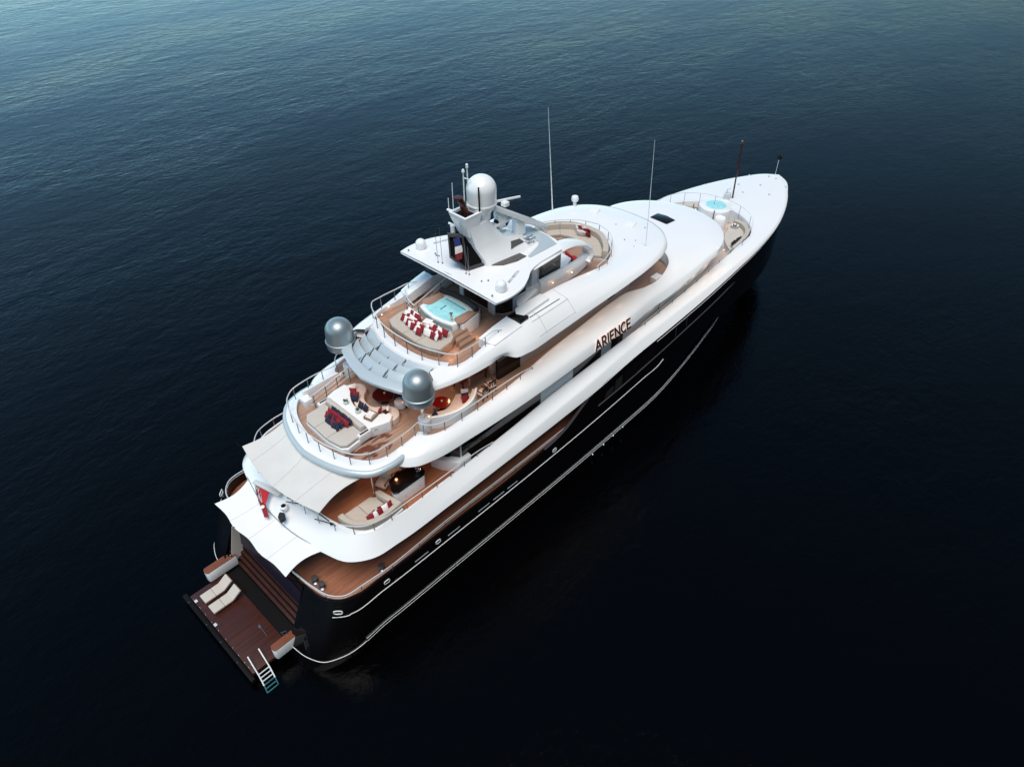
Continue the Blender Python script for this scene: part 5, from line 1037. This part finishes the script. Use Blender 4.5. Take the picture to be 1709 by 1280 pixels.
band([(12.82, -3.36), (13.55, -3.86), (14.6, -4.24), (15.75, -4.13), (16.6, -3.55)], [(12.9, -3.3), (13.6, -3.75), (14.6, -4.12), (15.7, -4.02), (16.5, -3.5)], 9.25, 10.08, 'outer_shell', WHITE, SS, .03)
band([(12.9, -3.3), (13.6, -3.75), (14.6, -4.12), (15.7, -4.02), (16.5, -3.5)], [(12.95, -3.15), (13.6, -3.55), (14.6, -3.95), (15.6, -3.85), (16.4, -3.35)], 9.25, 9.98, 'backrest', CREAM, SS, .04)
for c, m_, x_, y_, rz, lb in (('navy', NAVY, 13.6, -3.4, 110, 'navy cushion at the aft end of the starboard cream sofa'), ('navy', NAVY, 15.75, -3.45, 60, 'navy cushion at the forward end of the starboard cream sofa'), ('red', RED, 15.6, -3.6, 75, 'red cushion behind the navy one on the starboard cream sofa'), ('white', WPIL, 15.95, -3.2, 50, 'white cushion at the forward tip of the starboard cream sofa')):
    pillow(c, m_, (x_, y_, 9.86), (0, R(-60), R(rz)), lb, 'cushions on the starboard cream sofa', .42)
def dining_chair(x_, y_, rz, label):
    t = thing('dining_chair', label, 'chair', (x_, y_, 9.25), rz, 'dining chairs beside the starboard rail')
    M = Matrix.Translation((x_, y_, 9.25)) @ Matrix.Rotation(rz, 4, 'Z')
    def bx(c, d, nm, m, b_=0.0, ry=0):
        q = MB().box(V(*c), d, ry=ry); q.v = [M @ p for p in q.v]; return q.build(nm, m, t, bevel=b_)
    bx((0, 0, .44), (.5, .5, .08), 'seat', CREAM, .03)
    for sx in (.22, -.22):
        for sy in (.22, -.22): bx((sx, sy, .22 if sx > 0 else .44), (.04, .04, .44 if sx > 0 else .88), 'leg', BLKF)
    bx((-.23, 0, .8), (.04, .44, .12), 'back_rail', BLKF)
    for sy in (-.12, 0, .12): bx((-.23, sy, .6), (.03, .03, .3), 'back_slat', BLKF)
    for sy in (.25, -.25): bx((0, sy, .66), (.48, .04, .035), 'armrest', BLKF)
dining_chair(16.75, -3.75, R(100), 'cream-seated black dining chair beside the starboard rail, the aft one')
dining_chair(17.55, -3.6, R(80), 'cream-seated black dining chair beside the starboard rail, the forward one')
T = thing('dining_table', 'dark wooden dining table in the shade beside the cream dining chairs', 'table', (17.3, -2.2, 9.25))
MB().box(V(17.3, -2.2, 9.97), (2.2, .95, .05)).build('table_top', DWOOD, T, bevel=.015)
for sx in (-.9, .9):
    for sy in (-.38, .38): MB().box(V(17.3 + sx, -2.2 + sy, 9.6), (.07, .07, .7)).build('leg', DWOOD, T)

# ---- sun deck
SP = thing('sun_pad', 'large beige sun pad curved round the hot tub on the sun deck', 'sunbed', (15.9, 0, 12.05))
sp_o = [(14.95, .55), (15.0, 1.5), (15.25, 2.05), (16.1, 2.2), (16.75, 2.1), (17.15, 1.75), (16.85, 1.4), (16.68, .7), (16.62, 0), (16.68, -.7), (16.9, -1.3), (16.75, -1.75), (16.3, -2.0), (15.35, -2.1), (15.05, -1.5), (14.92, -.6)]
slab(sp_o, 12.05, 12.42, 'base', TEAK, SP, .03)
slab([(14.95, .5), (15.0, 1.5), (15.25, 2.05), (16.1, 2.2), (16.75, 2.1), (17.12, 1.75), (16.83, 1.4), (16.66, .7), (16.62, .5)], 12.42, 12.6, 'pad', BEIGE, SP, .04)
slab([(14.92, -.6), (14.95, .48), (16.62, .48), (16.6, 0), (16.66, -.6)], 12.42, 12.6, 'pad', BEIGE, SP, .04)
slab([(14.92, -.62), (16.66, -.62), (16.86, -1.3), (16.72, -1.72), (16.28, -1.97), (15.36, -2.07), (15.06, -1.5)], 12.42, 12.6, 'pad', BEIGE, SP, .04)
def pile(cells, base, names, groups, mats, tilt=-58, size=.42):
    for (x_, y_, c, rz) in cells:
        pillow({'w': 'white', 'd': 'crimson', 'r': 'red', 'n': 'navy'}[c], mats[c], (x_ + random.uniform(-.03, .03), y_ + random.uniform(-.03, .03), base + random.uniform(0, .05)), (R(random.uniform(-14, 14)), R(tilt + random.uniform(-10, 10)), R(rz + random.uniform(-12, 12))), names[c], groups[c], size)
cm = {'w': WPIL, 'd': DRED, 'r': RED, 'n': NAVY}
pile([(16.35, 1.52, 'w', 0), (16.3, 1.25, 'd', 0), (16.28, 1.0, 'w', 0), (16.22, .78, 'd', 0), (16.15, .55, 'd', 10), (16.05, 1.45, 'w', 0), (16.0, 1.2, 'd', 0), (15.98, .95, 'w', 0), (15.92, .7, 'w', 0), (15.75, 1.3, 'd', 0), (15.74, 1.05, 'w', 0), (15.68, .8, 'd', 0),
      (15.6, .5, 'w', 15), (15.55, .25, 'd', 15), (15.52, 0.0, 'w', 15), (15.85, .35, 'd', 10), (15.8, .1, 'w', 10), (15.78, -.12, 'd', 5), (15.45, -.28, 'd', 10)], 12.8,
     {'w': 'white cushion in the larger port-side pile on the sun pad', 'd': 'crimson cushion in the larger port-side pile on the sun pad'}, {'w': 'white cushions in the port pile', 'd': 'crimson cushions in the port pile'}, cm)
pile([(16.3, -.5, 'w', 0), (16.25, -.72, 'd', 0), (16.28, -.95, 'w', 0), (16.25, -1.2, 'w', 0), (16.3, -1.42, 'd', 0), (16.0, -.45, 'w', 0), (15.98, -.68, 'd', 0), (16.0, -.92, 'd', 0), (15.98, -1.15, 'w', 0), (16.02, -1.38, 'd', 0), (15.72, -.6, 'w', 10), (15.72, -.85, 'w', 5), (15.74, -1.1, 'd', -5), (15.78, -1.32, 'w', -10)], 12.8,
     {'w': 'white cushion in the smaller starboard-side pile on the sun pad', 'd': 'crimson cushion in the smaller starboard-side pile on the sun pad'}, {'w': 'white cushions in the starboard pile', 'd': 'crimson cushions in the starboard pile'}, cm)
T = thing('towel_tray', 'round wicker tray of folded white towels between the cushion piles', 'tray', (16.45, .15, 12.6))
MB().lathe([(0, 0), (.42, 0), (.47, .12), (.49, .13), (.45, .05), (0, .03)], V(16.42, .1, 12.6), 28).build('tray', WICK, T)
for k in range(3): MB().box(V(16.4 + .02 * k, .1, 12.67 + .07 * k), (.42, .5, .065), rz=R(8 * k)).build('folded_towel', WPIL, T, bevel=.025, seg=3)
T = thing('bar_stool', 'dark round stool on the teak beside the hot tub', 'stool', (19.35, -.95, 12.05))
MB().lathe([(0, .42), (.2, .42), (.22, .46), (.2, .52), (0, .53)], V(19.3, -.95, 12.05), 18).build('seat', BLKF, T); MB().lathe([(.18, 0), (.18, .03), (.04, .05), (.04, .42)], V(19.3, -.95, 12.05), 14).build('pedestal', STEELD, T)

# ---- sun-deck forward lounge
FS = thing('horseshoe_sofa', 'large beige horseshoe sofa inside the rail of the forward sun deck lounge', 'sofa', (30, .3, 12.05))
so1 = [(28.2, 3.1), (29.3, 2.95), (30.3, 2.35), (30.95, 1.5), (31.2, .4), (31.05, -.7), (30.5, -1.5), (29.7, -2.25), (29.3, -2.5)]
so2 = [(28.3, 2.75), (29.2, 2.6), (30.0, 2.1), (30.6, 1.35), (30.82, .4), (30.68, -.6), (30.2, -1.3), (29.5, -1.95), (29.15, -2.15)]
so3 = [(28.4, 2.1), (29.0, 1.95), (29.5, 1.6), (29.7, 1.0), (29.75, .3), (29.85, -.3), (29.7, -.85), (29.2, -1.4), (28.85, -1.7)]
band(so1, so3, 12.05, 12.3, 'base', INWALL, FS, .02)
def sub(po, pi, i0, i1): return po[i0:i1 + 1], pi[i0:i1 + 1]
for i0, i1 in ((0, 2), (2, 4), (4, 6), (6, 8)):
    a_, b_ = sub(so2, so3, i0, i1); band([q for q in a_], [q for q in b_], 12.3, 12.52, 'seat_cushion', BEIGE, FS, .05)
    a_, b_ = sub(so1, so2, i0, i1); band(a_, b_, 12.3, 12.92, 'back_cushion', BEIGE, FS, .07)
PSZ = .52
pile([(30.75, 1.05, 'w', 200), (30.72, .8, 'd', 190), (30.75, .55, 'w', 185), (30.72, .32, 'd', 180), (30.45, .85, 'w', 195), (30.42, .6, 'd', 190), (30.4, .35, 'w', 185), (30.45, .08, 'd', 175), (30.2, .5, 'w', 190)], 12.72,
     {'w': 'white cushion in the pile on the forward horseshoe sofa', 'd': 'crimson cushion in the pile on the forward horseshoe sofa'}, {'w': 'white cushions on the horseshoe sofa', 'd': 'crimson cushions on the horseshoe sofa'}, cm, size=PSZ)
def red_seat(x_, y_, rz, lb):
    t = thing('lounge_chair', lb, 'chair', (x_, y_, 12.05), rz, 'red lounge chairs in the forward lounge'); M = Matrix.Translation((x_, y_, 12.05)) @ Matrix.Rotation(rz, 4, 'Z')
    for c, d, nm, ry in (((.1, 0, .38), (.6, .75, .16), 'seat', 0), ((-.25, 0, .66), (.14, .75, .6), 'backrest', R(-14))):
        q = MB().box(V(*c), d, ry=ry); q.v = [M @ p for p in q.v]; q.build(nm, RED, t, bevel=.05, seg=3)
    q = MB().box(V(.05, 0, .15), (.55, .65, .28)); q.v = [M @ p for p in q.v]; q.build('base', WHITE, t, bevel=.03)
red_seat(28.25, 1.15, R(20), 'bright red lounge chair in the open part of the forward lounge')
red_seat(27.55, -1.05, R(-20), 'bright red lounge chair showing under the starboard white arch')
T = thing('coffee_table', 'low white coffee table between the red chair and horseshoe sofa', 'table', (28.95, .85, 12.05))
MB().box(V(28.95, .75, 12.42), (.75, .5, .05), rz=.25).build('table_top', WHITE, T, bevel=.015); MB().box(V(28.95, .75, 12.22), (.3, .3, .36), rz=.25).build('base', WOOD, T)

# ---- bow well
def bow_sofa(s, lb):
    t = thing('bow_sofa', lb, 'sofa', (46.5, s * 2.6, 6.72), 0, 'beige sofas in the bow well')
    o1 = [(44.3, 3.95), (46.0, 3.8), (47.4, 3.5), (48.3, 2.95), (48.7, 2.2), (48.75, 1.5)]; o2 = [(44.4, 3.65), (46.0, 3.5), (47.2, 3.2), (47.95, 2.7), (48.3, 2.1), (48.35, 1.5)]; o3 = [(44.6, 3.3), (45.3, 2.6), (46.3, 1.95), (47.0, 1.7), (47.5, 1.55), (47.6, 1.45)]
    f = lambda L: [(x_, y_ * s) for x_, y_ in L]
    band(f(o2), f(o3), 6.72, 7.0, 'base', INWALL, t, .02); band(f(o2), f(o3), 7.0, 7.2, 'seat_cushion', BEIGE2, t, .05); band(f(o1), f(o2), 6.75, 7.6, 'back_cushion', BEIGE, t, .07)
bow_sofa(-1, 'beige curved sofa at the bow, starboard of the small round hot tub'); bow_sofa(1, 'beige curved sofa at the bow, port of the small round hot tub')
for k in range(5):
    pillow('black', BLKF, (45.0 + .3 * k, -3.42 + .05 * (k % 2), 7.42), (R(62), 0, R(5 * (k % 3 - 1))), 'black cushion in the row on the starboard bow sofa', 'black cushions on the bow sofa', .4)
for s, lb in ((-1, 'white bowl with dark bottles on the starboard bow sofa'), (1, 'white bowl with dark bottles beside the port bow sofa')):
    t = thing('wine_bucket', lb, 'bucket', (47.95, s * 1.9, 7.2), 0, 'bottle bowls at the bow')
    MB().lathe([(.2, 7.2), (.3, 7.42), (.33, 7.44), (.27, 7.4), (.15, 7.26), (0, 7.26)], V(47.95, s * 1.9, 0), 20).build('bowl', WHITE, t)
    for q in range(4): MB().tube([V(47.9 + .1 * math.cos(q * 1.6), s * 1.9 + .1 * math.sin(q * 1.6), 7.28), V(47.95 + .17 * math.cos(q * 1.6), s * 1.9 + .17 * math.sin(q * 1.6), 7.6)], .045, 8, r1=.02).build('bottle', GLASS, t)
# ---- main deck mooring gear
for x_, y_ in ((4.85, -3.2), (4.9, -3.75), (7.75, -5.1)):
    MB().lathe([(.2, 0), (.2, .05), (.11, .1), (.1, .3), (.17, .36), (.17, .4), (0, .42)], V(x_, y_, 3.72), 16).build('capstan', STEELD, Y)
